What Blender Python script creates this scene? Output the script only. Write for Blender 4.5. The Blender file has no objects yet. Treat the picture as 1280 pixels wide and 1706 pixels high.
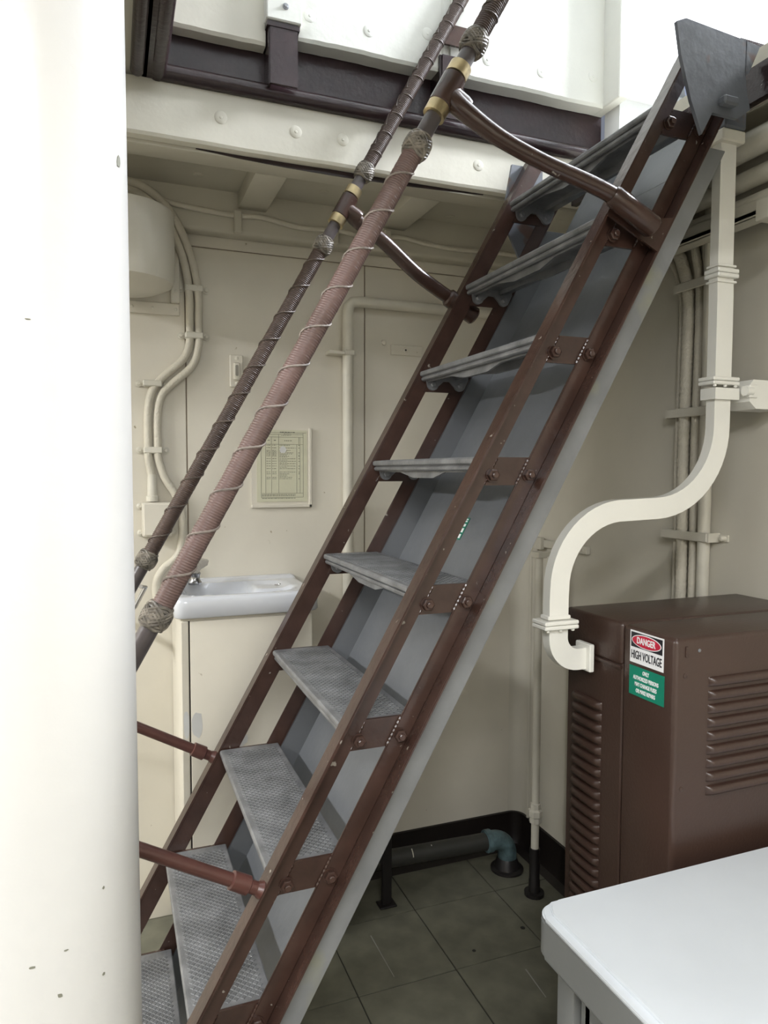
import bpy, bmesh, math, random
from mathutils import Vector, Matrix
random.seed(7)
SC = bpy.context.scene
COL = SC.collection
V = Vector
PI = math.pi

# ------------------------------------------------------------------ camera
CAMZ = 1.46
yaw, pit, rol = math.radians(21.03), math.radians(3.26), math.radians(0.14)
fw = V((math.sin(yaw)*math.cos(pit), math.cos(yaw)*math.cos(pit), -math.sin(pit)))
rt = V((math.cos(yaw), -math.sin(yaw), 0))
up = rt.cross(fw)
rt2 = math.cos(rol)*rt + math.sin(rol)*up
up2 = -math.sin(rol)*rt + math.cos(rol)*up
cd = bpy.data.cameras.new('camera')
cd.sensor_fit = 'VERTICAL'; cd.sensor_height = 36.0
cd.lens = 36.0*1183.0/1706.0
cd.clip_start = 0.02; cd.clip_end = 60
cam = bpy.data.objects.new('camera', cd); COL.objects.link(cam)
cam.matrix_world = Matrix(((rt2.x, up2.x, -fw.x, 0), (rt2.y, up2.y, -fw.y, 0), (rt2.z, up2.z, -fw.z, CAMZ), (0, 0, 0, 1)))
SC.camera = cam

# ------------------------------------------------------------------ world, lights, exposure
w = bpy.data.worlds.new('world'); SC.world = w; w.use_nodes = True
w.node_tree.nodes['Background'].inputs[0].default_value = (0.75, 0.82, 1.0, 1)
w.node_tree.nodes['Background'].inputs[1].default_value = 0.15
SC.view_settings.view_transform = 'Standard'
try: SC.view_settings.look = 'None'
except Exception: pass
SC.view_settings.gamma = 1.0
SC.view_settings.use_curve_mapping = False
SC.view_settings.exposure = 0.75

def area(name, loc, target, sx, sy, power, color):
    d = bpy.data.lights.new(name, 'AREA'); d.shape = 'RECTANGLE'; d.size = sx; d.size_y = sy
    d.energy = power; d.color = color
    o = bpy.data.objects.new(name, d); COL.objects.link(o); o.location = loc
    o.rotation_euler = (V(target)-V(loc)).to_track_quat('-Z', 'Y').to_euler()
    return o
area('added_lamp_lower', (-0.35, -0.35, 2.40), (-0.35, -0.35, 0), 1.2, 0.16, 26, (0.97, 0.98, 1.0))  # added unseen lamp by the camera, lights the lower room
area('added_lamp_lower_rear', (-0.3, -1.3, 2.40), (-0.3, -1.3, 0), 1.2, 0.16, 34, (0.97, 0.98, 1.0))  # second added lamp, out of view, for more light from behind
area('added_lamp_lower_left', (-2.0, 1.25, 2.40), (-2.0, 1.25, 0), 0.30, 1.2, 66, (0.97, 0.98, 1.0))  # added lamp out of view, gives the lower room its light from the left
area('lamp_upper_deck', (3.05, 1.35, 3.95), (0.9, 1.75, 2.6), 0.8, 0.3, 150, (0.88, 0.92, 1.0))

# ------------------------------------------------------------------ materials
MATS = {}
def mat(name, col, rough=0.5, metal=0.0, var=0.08, vscale=6.0, bump=0.05, bscale=60.0, spec=0.5, col2=None, thr=None, coat=0.0):
    m = bpy.data.materials.new(name); m.use_nodes = True
    nt = m.node_tree; b = nt.nodes['Principled BSDF']
    tc = nt.nodes.new('ShaderNodeTexCoord')
    n1 = nt.nodes.new('ShaderNodeTexNoise'); n1.inputs['Scale'].default_value = vscale; n1.inputs['Detail'].default_value = 5
    nt.links.new(tc.outputs['Object'], n1.inputs['Vector'])
    cr = nt.nodes.new('ShaderNodeValToRGB')
    c2 = col2 or tuple(max(0, c*(1-2*var)) for c in col)
    c1 = col if col2 else tuple(min(1, c*(1+var)) for c in col)
    lo, hi = thr or (0.3, 0.7)
    cr.color_ramp.elements[0].position = lo; cr.color_ramp.elements[0].color = (*c2, 1)
    cr.color_ramp.elements[1].position = hi; cr.color_ramp.elements[1].color = (*c1, 1)
    nt.links.new(n1.outputs['Fac'], cr.inputs['Fac'])
    nt.links.new(cr.outputs['Color'], b.inputs['Base Color'])
    b.inputs['Roughness'].default_value = rough; b.inputs['Metallic'].default_value = metal
    b.inputs['Specular IOR Level'].default_value = spec
    b.inputs['Coat Weight'].default_value = coat
    if bump:
        n2 = nt.nodes.new('ShaderNodeTexNoise'); n2.inputs['Scale'].default_value = bscale; n2.inputs['Detail'].default_value = 3
        nt.links.new(tc.outputs['Object'], n2.inputs['Vector'])
        bp = nt.nodes.new('ShaderNodeBump'); bp.inputs['Strength'].default_value = bump; bp.inputs['Distance'].default_value = 0.01
        nt.links.new(n2.outputs['Fac'], bp.inputs['Height']); nt.links.new(bp.outputs['Normal'], b.inputs['Normal'])
    MATS[name] = m
    return m
def specks(m, col, scale, lo, hi):
    """mix small paint chips / stains (own shape) over a material"""
    nt = m.node_tree; b = nt.nodes['Principled BSDF']
    old = b.inputs['Base Color'].links[0].from_socket
    tc = [n for n in nt.nodes if n.type == 'TEX_COORD'][0]
    n = nt.nodes.new('ShaderNodeTexNoise'); n.inputs['Scale'].default_value = scale; n.inputs['Detail'].default_value = 2
    nt.links.new(tc.outputs['Object'], n.inputs['Vector'])
    mr = nt.nodes.new('ShaderNodeMapRange'); mr.inputs['From Min'].default_value = lo; mr.inputs['From Max'].default_value = hi
    nt.links.new(n.outputs['Fac'], mr.inputs['Value'])
    mx = nt.nodes.new('ShaderNodeMix'); mx.data_type = 'RGBA'
    nt.links.new(mr.outputs['Result'], mx.inputs['Factor']); nt.links.new(old, mx.inputs['A'])
    mx.inputs['B'].default_value = (*col, 1)
    nt.links.new(mx.outputs['Result'], b.inputs['Base Color'])
    return m

M_wall = mat('cream_wall_paint', (0.68, 0.64, 0.545), 0.42, var=0.05, vscale=2.5, bump=0.05, bscale=35)
specks(M_wall, (0.35, 0.30, 0.2), 38, 0.74, 0.78)
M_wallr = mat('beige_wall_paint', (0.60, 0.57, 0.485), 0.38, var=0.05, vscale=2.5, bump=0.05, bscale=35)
M_ceil = mat('cream_overhead_paint', (0.55, 0.52, 0.43), 0.55, var=0.05, vscale=3)
M_upper = mat('white_upper_wall', (0.82, 0.83, 0.82), 0.6, var=0.02)
M_panel = mat('white_insulation_cloth', (0.74, 0.74, 0.68), 0.65, var=0.03, vscale=4, bump=0.12, bscale=25)
M_band = mat('cream_insulation_cloth', (0.72, 0.69, 0.59), 0.6, var=0.04, vscale=4, bump=0.12, bscale=25)
M_col = mat('white_gloss_column', (0.62, 0.615, 0.595), 0.3, var=0.02, vscale=2, bump=0.05, bscale=45)
M_brown = mat('brown_gloss_paint', (0.056, 0.030, 0.023), 0.23, var=0.16, vscale=14, bump=0.10, bscale=40)
specks(M_brown, (0.30, 0.27, 0.23), 55, 0.72, 0.77)
M_dkbrown = mat('dark_brown_coaming_paint', (0.035, 0.020, 0.022), 0.25, var=0.18, vscale=9, bump=0.12, bscale=60)
M_redbrown = mat('red_brown_paint', (0.090, 0.034, 0.027), 0.32, var=0.12, vscale=12, bump=0.08)
M_alu = mat('worn_cast_aluminium', (0.24, 0.245, 0.255), 0.42, metal=0.45, var=0.18, vscale=18, bump=0.12, bscale=120)
M_alutop = mat('worn_tread_aluminium', (0.175, 0.18, 0.185), 0.55, metal=0.2, var=0.25, vscale=14, bump=0.15, bscale=90)
M_gray = mat('gray_panel_paint', (0.138, 0.146, 0.156), 0.38, var=0.07, vscale=7, bump=0.06, bscale=50)
specks(M_gray, (0.12, 0.13, 0.14), 30, 0.72, 0.80)
M_grayedge = mat('light_gray_panel_edge', (0.205, 0.21, 0.212), 0.5, var=0.10, vscale=8)
specks(M_grayedge, (0.24, 0.24, 0.18), 9, 0.62, 0.75)
M_cab = mat('brown_cabinet_enamel', (0.050, 0.028, 0.021), 0.33, var=0.06, vscale=5, bump=0.07, bscale=160)
M_tile = mat('olive_floor_tile', (0.150, 0.148, 0.110), 0.45, var=0.15, vscale=13, bump=0.03, bscale=40)
specks(M_tile, (0.26, 0.26, 0.23), 34, 0.74, 0.80)
M_grout = mat('dark_tile_joint', (0.03, 0.03, 0.024), 0.7)
M_base = mat('black_cove_base', (0.010, 0.007, 0.006), 0.4, bump=0.05)
M_black = mat('black_paint', (0.012, 0.010, 0.010), 0.42)
M_white = mat('white_enamel', (0.80, 0.79, 0.73), 0.28, var=0.02)
M_porc = mat('white_porcelain', (0.66, 0.68, 0.72), 0.12, var=0.01, bump=0, coat=0.3)
M_chrome = mat('chrome', (0.40, 0.40, 0.41), 0.22, metal=1.0, var=0.03, bump=0)
M_brass = mat('tarnished_brass', (0.52, 0.42, 0.24), 0.32, metal=0.9, var=0.2, vscale=30)
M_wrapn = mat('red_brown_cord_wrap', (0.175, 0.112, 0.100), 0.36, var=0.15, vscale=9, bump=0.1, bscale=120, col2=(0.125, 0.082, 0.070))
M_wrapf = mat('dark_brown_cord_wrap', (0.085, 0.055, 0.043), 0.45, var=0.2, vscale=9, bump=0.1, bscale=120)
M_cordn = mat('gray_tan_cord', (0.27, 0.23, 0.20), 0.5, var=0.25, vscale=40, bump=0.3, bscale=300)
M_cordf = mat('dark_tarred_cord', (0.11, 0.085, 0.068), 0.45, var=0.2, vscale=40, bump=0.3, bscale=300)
M_knotn = mat('painted_gray_cord_knot', (0.23, 0.205, 0.17), 0.45, var=0.35, vscale=60, bump=0.2, bscale=200)
M_bare = mat('dark_bare_rail_paint', (0.10, 0.085, 0.085), 0.3, var=0.12, vscale=20)
M_cable = mat('painted_cable', (0.62, 0.58, 0.48), 0.5, var=0.05, vscale=12, bump=0.25, bscale=150)
M_pipe = mat('painted_pipe', (0.65, 0.62, 0.53), 0.38, var=0.05, vscale=12, bump=0.12, bscale=70)
M_paper = mat('yellowed_paper', (0.62, 0.605, 0.45), 0.5, var=0.03)
M_ink = mat('black_print', (0.05, 0.05, 0.045), 0.6, bump=0)
M_inkg = mat('gray_print', (0.22, 0.22, 0.17), 0.6, bump=0)
M_sgw = mat('sign_white', (0.80, 0.80, 0.80), 0.35, var=0.02, bump=0)
M_sgk = mat('sign_black', (0.02, 0.02, 0.025), 0.35, bump=0)
M_sgr = mat('sign_red', (0.50, 0.02, 0.05), 0.35, bump=0)
M_sgg = mat('sign_green', (0.010, 0.20, 0.125), 0.35, bump=0)
M_desk = mat('white_desk_top', (0.60, 0.635, 0.67), 0.30, var=0.02, bump=0.02)
M_deskg = mat('gray_desk_steel', (0.17, 0.175, 0.172), 0.32, var=0.03, bump=0.02)
M_teal = mat('corroded_teal_paint', (0.10, 0.16, 0.17), 0.5, var=0.3, vscale=30)
M_iron = mat('dark_floor_pipe_paint', (0.035, 0.035, 0.03), 0.5)
M_plate = mat('glare_tinted_end_plate', (0.14, 0.15, 0.17), 0.5, var=0.12, vscale=10)  # brownish-gray plate, the blue of the veiling glare put into its colour
specks(M_plate, (0.14, 0.09, 0.07), 14, 0.62, 0.68)
M_patch = mat('white_spackle_patch', (0.66, 0.66, 0.64), 0.6, var=0.08)
M_bcable = mat('blue_gray_cable', (0.16, 0.18, 0.26), 0.4)
M_hole = mat('dark_slot', (0.02, 0.02, 0.02), 0.7, bump=0)
M_lens = mat('white_lamp_lens', (0.85, 0.85, 0.83), 0.4, bump=0)

# ------------------------------------------------------------------ object helpers
ORG = {}     # world origin of every object used as a parent
def link(name, bm_or_mesh, m, parent=None, loc=None, smooth=False, ang=40):
    """ONE mesh object. bmesh is in world coordinates unless loc is given (then local to loc, world)."""
    if isinstance(bm_or_mesh, bmesh.types.BMesh):
        bm = bm_or_mesh
        po = V(loc) if loc is not None else (ORG[parent] if parent else V((0, 0, 0)))
        if loc is None and not parent:
            # own origin: bottom centre of the bounds
            xs = [v.co for v in bm.verts]
            po = V(((min(c.x for c in xs)+max(c.x for c in xs))/2, (min(c.y for c in xs)+max(c.y for c in xs))/2, min(c.z for c in xs)))
        if loc is None:
            bmesh.ops.translate(bm, verts=bm.verts, vec=-po)
        bmesh.ops.recalc_face_normals(bm, faces=bm.faces)
        me = bpy.data.meshes.new(name); bm.to_mesh(me); bm.free()
        if m is not None: me.materials.append(m)
        if smooth:
            me.polygons.foreach_set('use_smooth', [True]*len(me.polygons))
            try: me.set_sharp_from_angle(angle=math.radians(ang))
            except Exception: pass
    else:
        me = bm_or_mesh; po = V(loc) if loc is not None else V((0, 0, 0))
    o = bpy.data.objects.new(name, me); COL.objects.link(o)
    if parent:
        o.parent = parent; o.location = po - ORG[parent]
    else:
        o.location = po
    ORG[o] = po
    return o
def thing(name, label, cat, loc, group=None):
    o = bpy.data.objects.new(name, None); COL.objects.link(o); o.location = loc; o.empty_display_size = 0.1
    o['label'] = label; o['category'] = cat
    if group: o['group'] = group
    ORG[o] = V(loc); return o
def tag(o, label, cat, group=None):
    o['label'] = label; o['category'] = cat
    if group: o['group'] = group
    return o
def struct(o): o['kind'] = 'structure'; return o
def lab(o, t): o['label'] = t; return o
def dup(o, parent, delta):
    """copy an object and its children (meshes shared) shifted by delta"""
    c = o.copy(); COL.objects.link(c)
    wl = ORG[o] + V(delta); ORG[c] = wl
    if parent: c.parent = parent; c.location = wl - ORG[parent]
    else: c.location = wl
    for ch in [x for x in ORG if x.parent == o]:
        d = ch.copy(); COL.objects.link(d); d.parent = c; ORG[d] = ORG[ch] + V(delta)
        d.location = ch.location
    return c

# ------------------------------------------------------------------ bmesh helpers
def B(): return bmesh.new()
def hexa(bm, p):
    vs = [bm.verts.new(q) for q in p]
    for f in ((0, 1, 2, 3), (7, 6, 5, 4), (0, 4, 5, 1), (1, 5, 6, 2), (2, 6, 7, 3), (3, 7, 4, 0)):
        bm.faces.new([vs[i] for i in f])
    return vs
def box(bm, x0, x1, y0, y1, z0, z1, bev=0, seg=2):
    t = B() if bev else bm
    vs = hexa(t, [(x0, y0, z0), (x1, y0, z0), (x1, y1, z0), (x0, y1, z0), (x0, y0, z1), (x1, y0, z1), (x1, y1, z1), (x0, y1, z1)])
    if bev:
        bmesh.ops.bevel(t, geom=t.edges[:], offset=bev, segments=seg, profile=0.5, affect='EDGES', clamp_overlap=True)
        merge(bm, t)
    return bm
def merge(bm, t):
    me = bpy.data.meshes.new('tmp'); t.to_mesh(me); t.free(); bm.from_mesh(me); bpy.data.meshes.remove(me)
def prism(bm, poly, d):
    """poly: list of 3-D points (planar), extruded by vector d"""
    d = V(d); n = len(poly)
    a = [bm.verts.new(V(p)) for p in poly]; b = [bm.verts.new(V(p)+d) for p in poly]
    bm.faces.new(a); bm.faces.new(list(reversed(b)))
    for i in range(n): bm.faces.new([a[i], b[i], b[(i+1) % n], a[(i+1) % n]])
    return bm
def frame(t, ref=None):
    t = t.normalized()
    r = ref if ref is not None else (V((0, 0, 1)) if abs(t.z) < 0.9 else V((1, 0, 0)))
    a = t.cross(r).normalized(); return a, t.cross(a).normalized()
def tube(bm, pts, r, n=12, caps=True, ref=None):
    """tube through points; r number or list; parallel-transported frame"""
    pts = [V(p) for p in pts]; N = len(pts)
    rs = r if isinstance(r, (list, tuple)) else [r]*N
    tans = []
    for i in range(N):
        a = pts[max(0, i-1)]; b = pts[min(N-1, i+1)]; tans.append((b-a).normalized())
    a, b = frame(tans[0], ref); rings = []
    for i in range(N):
        t = tans[i]
        a = (a - t*a.dot(t)).normalized(); b = t.cross(a)
        rings.append([bm.verts.new(pts[i]+rs[i]*(math.cos(2*PI*k/n)*a+math.sin(2*PI*k/n)*b)) for k in range(n)])
    for i in range(N-1):
        for k in range(n):
            bm.faces.new([rings[i][k], rings[i][(k+1) % n], rings[i+1][(k+1) % n], rings[i+1][k]])
    if caps: bm.faces.new(list(reversed(rings[0]))); bm.faces.new(rings[-1])
    return bm
def lathe(bm, c, axis, prof, n=20, ref=None):
    """prof: (distance along axis, radius)"""
    c = V(c); t = V(axis).normalized(); a, b = frame(t, ref)
    rings = []
    for d, r in prof:
        rings.append([bm.verts.new(c+t*d+max(r, 1e-5)*(math.cos(2*PI*k/n)*a+math.sin(2*PI*k/n)*b)) for k in range(n)])
    for i in range(len(prof)-1):
        for k in range(n):
            bm.faces.new([rings[i][k], rings[i][(k+1) % n], rings[i+1][(k+1) % n], rings[i+1][k]])
    bm.faces.new(list(reversed(rings[0]))); bm.faces.new(rings[-1])
    return bm
def smooth_path(pts, per=8):
    """Catmull-Rom"""
    P = [V(p) for p in pts]; P = [P[0]*2-P[1]] + P + [P[-1]*2-P[-2]]; out = []
    for i in range(1, len(P)-2):
        for k in range(per):
            t = k/per; a, b, c, d = P[i-1], P[i], P[i+1], P[i+2]
            out.append(0.5*((2*b)+(c-a)*t+(2*a-5*b+4*c-d)*t*t+(3*b-a-3*c+d)*t**3))
    out.append(P[-2]); return out
def sweep_rect(bm, pts, ny, hw, hd):
    """rectangular section: hw in-plane half width, hd half depth along ny"""
    pts = [V(p) for p in pts]; ny = V(ny); rings = []
    for i, p in enumerate(pts):
        t = (pts[min(len(pts)-1, i+1)]-pts[max(0, i-1)]).normalized(); s = t.cross(ny).normalized()
        rings.append([bm.verts.new(p+a*hw*s+b*hd*ny) for a, b in ((-1, -1), (1, -1), (1, 1), (-1, 1))])
    for i in range(len(rings)-1):
        for k in range(4): bm.faces.new([rings[i][k], rings[i][(k+1) % 4], rings[i+1][(k+1) % 4], rings[i+1][k]])
    bm.faces.new(list(reversed(rings[0]))); bm.faces.new(rings[-1]); return bm
def text_bm(s, size, sx, bold, R, pos, thick=0.0006):
    """built-in font text as mesh; R: 3x3 columns = right, up, out ; centred on pos"""
    cu = bpy.data.curves.new('text', 'FONT'); cu.body = s; cu.size = size; cu.align_x = 'CENTER'; cu.align_y = 'CENTER'
    cu.offset = bold; cu.extrude = thick/2; cu.resolution_u = 3
    o = bpy.data.objects.new('text', cu)
    me = bpy.data.meshes.new_from_object(o)
    bm = B(); bm.from_mesh(me); bpy.data.meshes.remove(me); bpy.data.objects.remove(o); bpy.data.curves.remove(cu)
    for v in bm.verts:
        v.co = V(pos) + R @ V((v.co.x*sx, v.co.y, v.co.z))
    return bm

# ================================================================== SETTING
XW, YW = 1.48, 2.36          # right wall, far wall
# floor with tiles
bm = B(); box(bm, -3.0, 1.6, -1.8, 2.46, -0.08, -0.003)
floor = struct(link('floor', bm, M_grout, loc=(0, 0, 0)))
bm = B(); box(bm, -0.150, 0.150, -0.150, 0.150, -0.004, 0.0); tile_me = None
first = None
TX0, TY0, TP = 0.617, 1.795, 0.3045
for i in range(-6, 4):
    for j in range(-7, 3):
        x = TX0+(i+0.5)*TP; y = TY0+(j+0.5)*TP
        if x-0.15 > XW or y-0.15 > YW or x < -1.0 or y < -0.3: continue
        dz = random.uniform(-0.0006, 0.0006)
        if first is None:
            first = link('tile', bm, M_tile, floor, loc=(x, y, dz)); tile_me = first.data
        else:
            link('tile', tile_me, M_tile, floor, loc=(x, y, dz))
M_scr = mat('pale_floor_scratch', (0.30, 0.30, 0.27), 0.6, bump=0)
M_spot = mat('dark_floor_spot', (0.02, 0.02, 0.018), 0.6, bump=0)
for (xa, ya), (xb, yb), wd in (((1.112, 1.723), (1.104, 1.606), 0.0022), ((0.738, 2.027), (0.739, 1.831), 0.0016)):
    bm = B(); hexa(bm, [(xa-wd, ya, 0.0008), (xa+wd, ya, 0.0008), (xb+wd*0.5, yb, 0.0008), (xb-wd*0.5, yb, 0.0008), (xa-wd, ya, 0.0013), (xa+wd, ya, 0.0013), (xb+wd*0.5, yb, 0.0013), (xb-wd*0.5, yb, 0.0013)])
    lab(link('scratch', bm, M_scr, floor), 'pale scratch on the floor tiles')
for x, y, r in ((1.009, 1.849, 0.006), (1.207, 1.890, 0.008)):
    bm = B(); lathe(bm, (x, y, 0.0008), (0, 0, 1), [(0, r), (0.0005, r*0.9)], 10); lab(link('spot', bm, M_spot, floor), 'dark spot on the floor tiles')
# far wall: joiner panels with narrow recessed seams
wf = B()
box(wf, -3.0, 1.6, YW+0.004, YW+0.10, -0.05, 2.60)
M_seam = mat('brown_panel_seam', (0.22, 0.17, 0.12), 0.7)
wall_far = struct(link('wall_far', wf, M_seam))
for x0, x1, z0, z1 in ((-3.0, 0.2282, 0, 2.17), (0.2318, 0.8320, 0, 2.17), (0.8360, 1.48, 0, 2.17), (-3.0, 1.48, 2.173, 2.60)):
    bm = B(); box(bm, x0, x1, YW, YW+0.006, z0, z1, 0.0015, 1); link('wall_panel', bm, M_wall, wall_far)
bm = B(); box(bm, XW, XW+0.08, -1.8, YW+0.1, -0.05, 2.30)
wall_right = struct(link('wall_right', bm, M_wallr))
bm = B(); box(bm, -3.08, -3.0, -1.8, YW+0.1, -0.05, 2.6); struct(link('wall_left', bm, M_wall))
bm = B(); box(bm, -3.0, 1.6, -1.88, -1.8, -0.05, 2.6); struct(link('wall_near', bm, M_wall))
# rounded corner post of the two walls
bm = B(); prism(bm, [(XW, YW, 0.12)] + [(XW-0.05+0.05*math.sin(a), YW-0.05+0.05*math.cos(a), 0.12) for a in [k*PI/16 for k in range(9)]], (0, 0, 2.1))
struct(link('trim_1', bm, M_wallr, smooth=True))
# cove base: profile swept along the far and right wall, rounded inside corner
bm = B()
path = [(0.60, YW)] + [(XW-0.05-0.0+0.05*math.sin(a), YW-0.05+0.05*math.cos(a)) for a in [k*PI/16 for k in range(9)]] + [(XW, 1.36)]
prof = [(0.0, 0.132), (0.008, 0.130), (0.010, 0.04), (0.022, 0.012), (0.05, 0.0), (0.0, 0.0)]
rings = []
for i, p in enumerate(path):
    a = V(path[max(0, i-1)]); b = V(path[min(len(path)-1, i+1)]); t = (b-a).normalized(); nrm = V((t.y, -t.x))
    rings.append([bm.verts.new((p[0]+nrm.x*(d+0.0), p[1]+nrm.y*(d+0.0), z)) for d, z in prof])
for i in range(len(rings)-1):
    for k in range(len(prof)):
        bm.faces.new([rings[i][k], rings[i][(k+1) % len(prof)], rings[i+1][(k+1) % len(prof)], rings[i+1][k]])
bm.faces.new(rings[0]); bm.faces.new(list(reversed(rings[-1])))
struct(link('baseboard_far', bm, M_base, smooth=True))

# overhead of the lower compartment: slab around the hatch (hatch x 0.13..1.40, y 1.00..1.93)
bm = B()
box(bm, -3.08, 0.09, -1.88, 1.93, 2.44, 2.58)       # left of the hatch
box(bm, 0.09, 1.36, -1.88, 0.95, 2.44, 2.58)        # near side
box(bm, -0.45, 1.47, 0.70, 0.76, 2.11, 2.44)        # added deep girders, out of view, keeping lamplight off the ladder head
box(bm, -0.51, -0.45, 0.70, 2.36, 2.11, 2.44)  # second added girder, blocks the left lamp above the ladder
box(bm, 1.36, 1.56, -1.88, 1.93, 2.30, 2.40)        # right
box(bm, -3.08, 1.56, 1.965, YW+0.1, 2.332, 2.44)    # far strip: roof of the bays
ceiling = struct(link('ceiling', bm, M_ceil))
for x0, x1 in ((-0.30, -0.20), (0.388, 0.478), (0.860, 0.955), (1.30, 1.48)):
    bm = B(); box(bm, x0, x1, 2.01, 2.30, 2.283, 2.334, 0.004, 2); link('beam', bm, M_ceil, ceiling, smooth=True)
bm = B(); box(bm, -1.0, 1.48, 1.935, 2.01, 2.283, 2.36, 0.004, 2); link('beam', bm, M_ceil, ceiling, smooth=True)
bm = B(); box(bm, -1.0, 1.48, 2.295, YW, 2.205, 2.36, 0.012, 3); link('cable_ledge', bm, M_ceil, ceiling, smooth=True)

def washer_mesh():
    bm = B()
    lathe(bm, (0, 0, 0), (0, 0, 1), [(-0.001, 0.0165), (0.0006, 0.0164), (0.0011, 0.0155), (0.0011, 0.004), (0.0022, 0.003), (0.0026, 0.0005)], 20)
    return bm
WASH = None
def washer(parent, loc, normal, m):
    global WASH
    if WASH is None:
        bm = washer_mesh(); me = bpy.data.meshes.new('washer'); bm.to_mesh(me); bm.free(); WASH = {}; WASH['b'] = me
    if m.name not in WASH:
        me = WASH['b'].copy(); me.name = 'washer'; me.materials.clear(); me.materials.append(m)
        me.polygons.foreach_set('use_smooth', [True]*len(me.polygons)); me.set_sharp_from_angle(angle=0.6); WASH[m.name] = me
    o = link('insulation_pin', WASH[m.name], m, parent, loc=loc)
    o.rotation_euler = V(normal).to_track_quat('Z', 'Y').to_euler()
    return o
for x, y, z in ((0.256, 2.20, 2.332), (0.637, 2.19, 2.332), (0.56, 2.26, 2.332), (1.02, 2.11, 2.332), (1.10, 2.24, 2.332)):
    washer(ceiling, (x, y, z), (0, 0, -1), M_ceil)

# hatch coaming: dark brown plate, half-round bottom bead, stiffener
coam = struct(thing('trim_4', '', '', (0.7, 1.92, 2.43))); del coam['label']; del coam['category']
bm = B(); box(bm, 0.10, 1.47, 1.915, 1.925, 2.43, 2.80); link('far_plate', bm, M_dkbrown, coam)
bm = B(); box(bm, 0.090, 0.100, 0.95, 1.925, 2.43, 2.80); link('left_plate', bm, M_dkbrown, coam)
bm = B(); box(bm, 0.066, 0.130, 0.95, 1.90, 2.430, 2.438); link('bottom_flange', bm, M_dkbrown, coam)
bm = B(); tube(bm, [(0.115, 1.897, 2.447), (1.46, 1.897, 2.447)], 0.021, 14); link('half_round_bead', bm, M_dkbrown, coam, smooth=True)
bm = B(); tube(bm, [(0.125, 0.96, 2.447), (0.125, 1.905, 2.447)], 0.022, 14); link('half_round_bead', bm, M_dkbrown, coam, smooth=True)
bm = B(); tube(bm, [(0.076, 0.96, 2.425), (0.076, 1.865, 2.425)], 0.016, 14); link('edge_pipe', bm, M_dkbrown, coam, smooth=True)
bm = B(); box(bm, 0.395, 0.402, 1.855, 1.915, 2.45, 2.62); box(bm, 0.398, 0.470, 1.850, 1.857, 2.45, 2.62); box(bm, 0.39, 0.475, 1.848, 1.915, 2.590, 2.602)
link('stiffener', bm, M_dkbrown, coam)
bm = B(); box(bm, 0.876, 0.883, 1.855, 1.915, 2.45, 2.62); box(bm, 0.883, 0.95, 1.850, 1.857, 2.45, 2.62); link('stiffener', bm, M_dkbrown, coam)
bm = B(); prism(bm, [(x, 1.932, z) for x, z in ((0.22, 2.2935), (0.22, 2.290), (0.33, 2.284), (0.46, 2.2795), (0.62, 2.278), (0.80, 2.281), (0.93, 2.285), (1.06, 2.290), (1.06, 2.2935))], (0, 0.004, 0)); link('bare_steel_gap', bm, M_dkbrown, coam)
# short drop light bracket behind the handrail
bm = B(); box(bm, 0.882, 0.965, 1.843, 1.851, 2.645, 2.70); lab(link('bracket', bm, M_brown, coam), 'small brown bracket plate behind the handrails')

# cream insulation band under the coaming
band = struct(thing('trim_2', '', '', (0.6, 1.92, 2.29))); del band['label']; del band['category']
bm = B()
n = 44; rows = []
for i in range(n+1):
    x = -1.0+2.47*i/n; d = 0.0010*math.sin(i*0.7)+0.0005*math.sin(i*4.1)
    rows.append([bm.verts.new(q) for q in ((x, 1.905, 2.292+d*0.7), (x, 1.902, 2.30+d), (x, 1.902, 2.43), (x, 1.932, 2.43), (x, 1.932, 2.292+d*0.7))])
for i in range(n):
    for k in range(5): bm.faces.new([rows[i][k], rows[i][(k+1) % 5], rows[i+1][(k+1) % 5], rows[i+1][k]])
bm.faces.new(rows[0]); bm.faces.new(rows[-1][::-1])
link('insulation_band', bm, M_band, band, smooth=True, ang=15)
for x, z in ((0.28, 2.366), (0.477, 2.363), (0.608, 2.364), (0.80, 2.362), (1.026, 2.360)):
    washer(band, (x, 1.902, z), (0, -1, 0), M_band)

# white insulation panels on the upper deck bulkhead
up_wall = struct(thing('wall_upper', '', '', (0.7, 1.9, 2.6))); del up_wall['label']; del up_wall['category']
def wavy_panel(x0, x1, z0, z1, y0, y1, n=24):
    bm = B(); rows = []
    for i in range(n+1):
        x = x0+(x1-x0)*i/n; d = 0.0012*math.sin(i*0.6+x0*9)+0.0006*math.sin(i*3.7)
        e = 0.0 if 0 < i < n else 0.004
        rows.append([bm.verts.new(q) for q in ((x, y0+0.006, z0+d*0.8), (x, y0+e, z0+0.008+d), (x, y0+e, z1), (x, y1, z1), (x, y1, z0+d*0.8))])
    for i in range(n):
        for k in range(5): bm.faces.new([rows[i][k], rows[i][(k+1) % 5], rows[i+1][(k+1) % 5], rows[i+1][k]])
    bm.faces.new(rows[0]); bm.faces.new(rows[-1][::-1]); return bm
link('insulation_panel', wavy_panel(0.09, 0.392, 2.552, 4.4, 1.872, 1.912, 10), M_band, up_wall, smooth=True, ang=15)
link('insulation_panel', wavy_panel(0.475, 0.884, 2.578, 4.4, 1.860, 1.912, 16), M_panel, up_wall, smooth=True, ang=15)
link('insulation_panel', wavy_panel(0.9145, 1.437, 2.578, 4.4, 1.860, 1.912, 20), M_panel, up_wall, smooth=True, ang=15)
link('insulation_panel', wavy_panel(0.884, 0.9145, 2.60, 4.4, 1.868, 1.912, 3), M_panel, up_wall, smooth=True, ang=15)
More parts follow.
